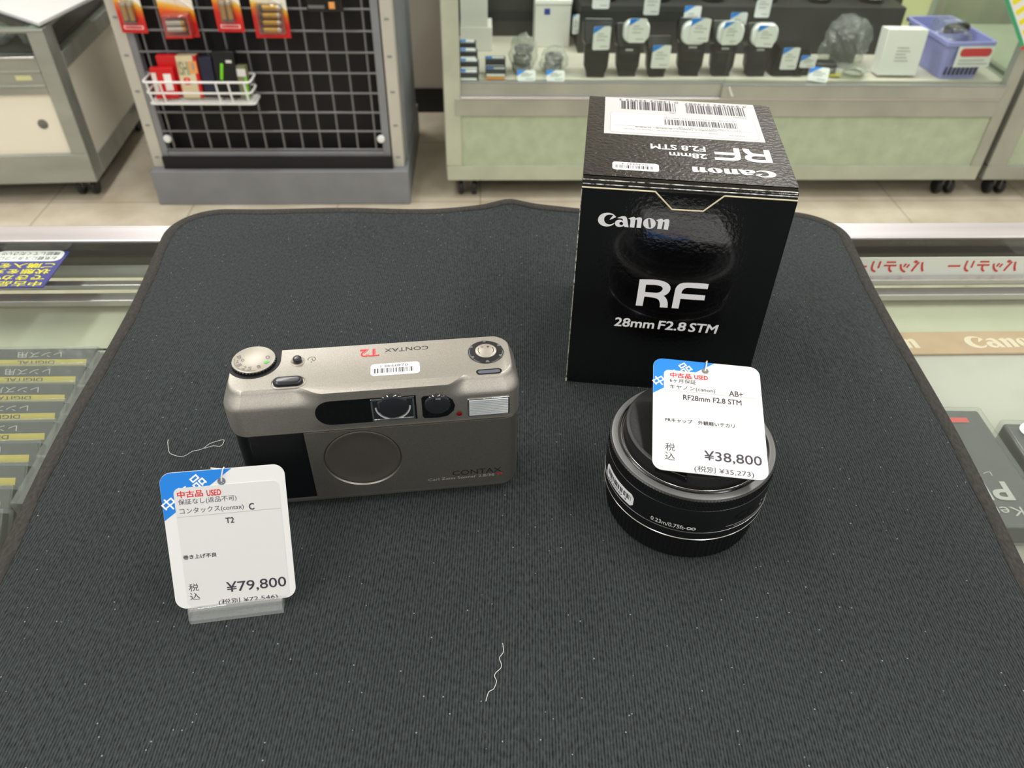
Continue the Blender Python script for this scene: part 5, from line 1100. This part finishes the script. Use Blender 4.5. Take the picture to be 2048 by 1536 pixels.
for x, y, sx, sz, sd_, lb in ((0.130, 2.36, 0.078, 0.105, 5, 'taller heap of clear bags with rear caps inside, left in the showcase'), (0.224, 2.36, 0.078, 0.075, 9, 'lower heap of clear bags with lens caps inside, before the white carton')):
    r = bag('clear_bag', lb, x, y, S, sx, 0.085, sz, sd_, group='clear bags of caps in the showcase')
    for k in range(3 if sz > 0.09 else 2):
        mb = MB(); mb.M = Matrix.Translation((0.003 * (k - 1), 0.0, 0.009 + k * 0.025)) @ Matrix.Rotation(0.25 - 0.2 * k, 4, 'X'); mb.lathe([(0.026, 0), (0.028, 0.003), (0.028, 0.015), (0.024, 0.018), (0.018, 0.018), (0.016, 0.012), (0.001, 0.012)], 'lens_grey', 32); mb.build('lens_cap', r)
bk = bag('clear_bag', 'big clear bag over a black lens, left of the white carton near the basket', 1.130, 2.44, S, 0.140, 0.11, 0.135, 12)
mb = MB(); mb.lathe([(0.035, 0.0), (0.038, 0.004), (0.038, 0.06), (0.034, 0.066), (0.034, 0.098), (0.030, 0.10), (0.001, 0.10)], 'flash_black', 40); mb.build('lens', bk)
bk = bag('clear_bag', 'flat clear bag with a round filter lying by the white carton', 1.110, 2.338, S, 0.120, 0.075, 0.034, 14)
mb = MB(); mb.M = Matrix.Translation((0.02, 0.0, 0.006)); mb.lathe([(0.030, 0), (0.030, 0.006), (0.026, 0.007), (0.026, 0.003)], 'olive', 40, cap0=False, cap1=False); mb.build('filter_ring', bk)
mb = MB(); mb.box(-0.055, -0.02, -0.02, 0.01, 0.004, 0.007, 'case_yellow'); mb.build('paper_slip', bk)
r = thing('dark_unit', 'low black unit lying right of the last flash in the showcase', 'camera accessory', (0.940, 2.335, S), 0.1, bg=True)
mb = MB(); mb.loft([[(a, b2, z) for a, b2 in rrect(-q, q, 0, 0.08, 0.01, 3)] for q, z in ((0.058, 0), (0.060, 0.02), (0.052, 0.062), (0.044, 0.078))], 'flash_black'); mb.build('body', r)
mb = MB(); mb.M = Matrix.Translation((0.02, -0.004, 0.022)) @ Matrix.Rotation(PI / 2, 4, 'X'); mb.lathe([(0.016, -0.01), (0.016, 0.004), (0.012, 0.006), (0.001, 0.002)], 'lens_gloss', 28); mb.build('dial', r)
r = thing('dark_unit', 'smaller black unit beside the low one, under the slumped tag', 'camera accessory', (1.043, 2.335, S), -0.1, bg=True)
mb = MB(); mb.box(-0.034, 0.034, 0, 0.05, 0, 0.036, 'flash_black'); mb.build('body', r, bevel=0.008)
# bright carton and the lavender basket
r = carton('carton', 'bright white carton standing left of the lavender basket', 'carton', 1.258, 2.322, S, 0.118, 0.052, 0.128, 'box_bright', -0.02, tuple(('small_print', -0.02, 0.022 - 0.006 * (k % 3), 0.040 + 0.009 * k, 0.043 + 0.009 * k, 'ink_line') for k in range(5)), tilt=-0.10)
lb_ = thing('plastic_basket', 'lavender plastic basket with a red and white sign, right end of the showcase', 'basket', (1.448, 2.312, S), 0.06, bg=True)
mb = MB()
def bring(s_, z): return [(x * s_, y, z) for x, y in rrect(-0.070, 0.070, 0.0 - (s_ - 1) * 0.06, 0.25 + (s_ - 1) * 0.06, 0.012, 4)]
mb.loft([bring(0.84, 0.0), bring(0.87, 0.02), bring(1.0, 0.105), bring(1.08, 0.106), bring(1.09, 0.098), bring(1.11, 0.098), bring(1.11, 0.109), bring(0.97, 0.109), bring(0.85, 0.012), bring(0.83, 0.006)], 'purple_plastic', True, True); mb.build('shell', lb_)
for k in range(8):
    x = -0.048 + k * 0.0135
    mb = MB(); mb.M = Matrix.Translation((x, 0.0068, 0.012)) @ Matrix.Rotation(-0.09, 4, 'X') @ Matrix.Rotation(0.05, 4, 'Y'); mb.box(-0.003, 0.003, -0.0025, 0.001, 0, 0.032, 'riser_dark'); mb.build('slot', lb_)
mb = MB(); mb.M = Matrix.Translation((0.020, -0.010, 0.040)) @ Matrix.Rotation(-0.08, 4, 'X'); mb.box(-0.060, 0.050, -0.002, 0, 0.0, 0.058, 'tag_card'); sg = mb.build('sign_card', lb_)
mb = MB(); mb.M = Matrix.Translation((0.020, -0.0125, 0.040)) @ Matrix.Rotation(-0.08, 4, 'X') @ Matrix.Rotation(PI / 2, 4, 'X'); mb.prism(rrect(-0.052, 0.045, 0.030, 0.053, 0.011), 0, 0.0006, 'red_sign'); mb.build('red_band', sg)
mb = MB(); mb.M = Matrix.Translation((0.020, -0.0132, 0.040)) @ Matrix.Rotation(-0.08, 4, 'X') @ Matrix.Rotation(PI / 2, 4, 'X')
for y0, a_, b2 in ((0.018, -0.05, 0.03), (0.008, -0.05, 0.042)): mb.prism([(a_, y0), (b2, y0), (b2, y0 + 0.004), (a_, y0 + 0.004)], 0.0005, 0.0009, 'grey_print')
mb.build('print_lines', sg)
r = bag('clear_bag', 'bagged grey pieces heaped in the lavender basket', 1.443, 2.435, S + 0.045, 0.092, 0.17, 0.095, 21)
mb = MB(); mb.M = Matrix.Translation((0.010, -0.01, 0.060)) @ Matrix.Rotation(-0.5, 4, 'X'); mb.lathe([(0.036, 0), (0.038, 0.01), (0.032, 0.018), (0.001, 0.02)], 'flash_black', 36); mb.build('lens_hood', r)
# dark lenses standing on the rear step
for k in range(7):
    x = (0.12, 0.40, 0.57, 0.74, 0.91, 1.08, 1.25)[k]
    r = thing('stock_lens', 'black lens standing on the rear step, %s from the left' % ('first', 'second', 'third', 'fourth', 'fifth', 'sixth', 'seventh')[k], 'lens', (x, 2.80 if k < 1 else 2.61, S + 0.1402), 0, 'black lenses on the rear step', bg=True)
    mb = MB(); mb.lathe([(0.036, 0), (0.038, 0.004), (0.038, 0.05), (0.040, 0.052), (0.040, 0.075), (0.036, 0.08), (0.001, 0.08)], 'lens_black', 36); mb.build('barrel', r)
    mb = MB(); mb.lathe([(0.0382, 0.012), (0.0386, 0.0125), (0.0386, 0.015), (0.0382, 0.0155)], 'silver_line', 36, cap0=False, cap1=False); mb.build('mount_ring', r)
# flyer hanging at the right edge
fy = thing('flyer', 'white flyer with yellow bars and a green edge hanging at the top right corner', 'flyer', (1.535, 2.2535, -0.446), rz=0.0, bg=True)
FQ = [(0.030, 0.0), (0.184, 0.128), (-0.008, 0.359), (-0.162, 0.231)]
mb = MB(); mb.M = Matrix.Rotation(PI / 2, 4, 'X'); mb.prism(FQ, -0.0008, 0, 'tag_card'); mb.build('sheet', fy)
mb = MB(); mb.M = Matrix.Rotation(PI / 2, 4, 'X'); mb.prism([(0.030, 0.0), (0.038, 0.0066), (-0.154, 0.2376), (-0.162, 0.231)], 0, 0.0003, 'flyer_green'); mb.build('green_edge', fy)
mb = MB(); mb.M = Matrix.Rotation(PI / 2, 4, 'X')
for k in range(7): a_ = 0.04 + k * 0.034; bx_, bz_ = 0.030 - 0.64 * a_ + 0.012, a_ * 0.77 + 0.010; mb.prism([(bx_, bz_), (bx_ + 0.135, bz_ + 0.112), (bx_ + 0.125, bz_ + 0.124), (bx_ - 0.010, bz_ + 0.012)], 0, 0.0004, 'flyer_yellow')
mb.build('yellow_bars', fy)
mb = MB(); mb.M = Matrix.Rotation(PI / 2, 4, 'X'); mb.prism([(0.030, 0.0), (0.184, 0.128), (0.178, 0.135), (0.024, 0.007)], 0, 0.0005, 'ink_red'); mb.build('red_edge', fy)
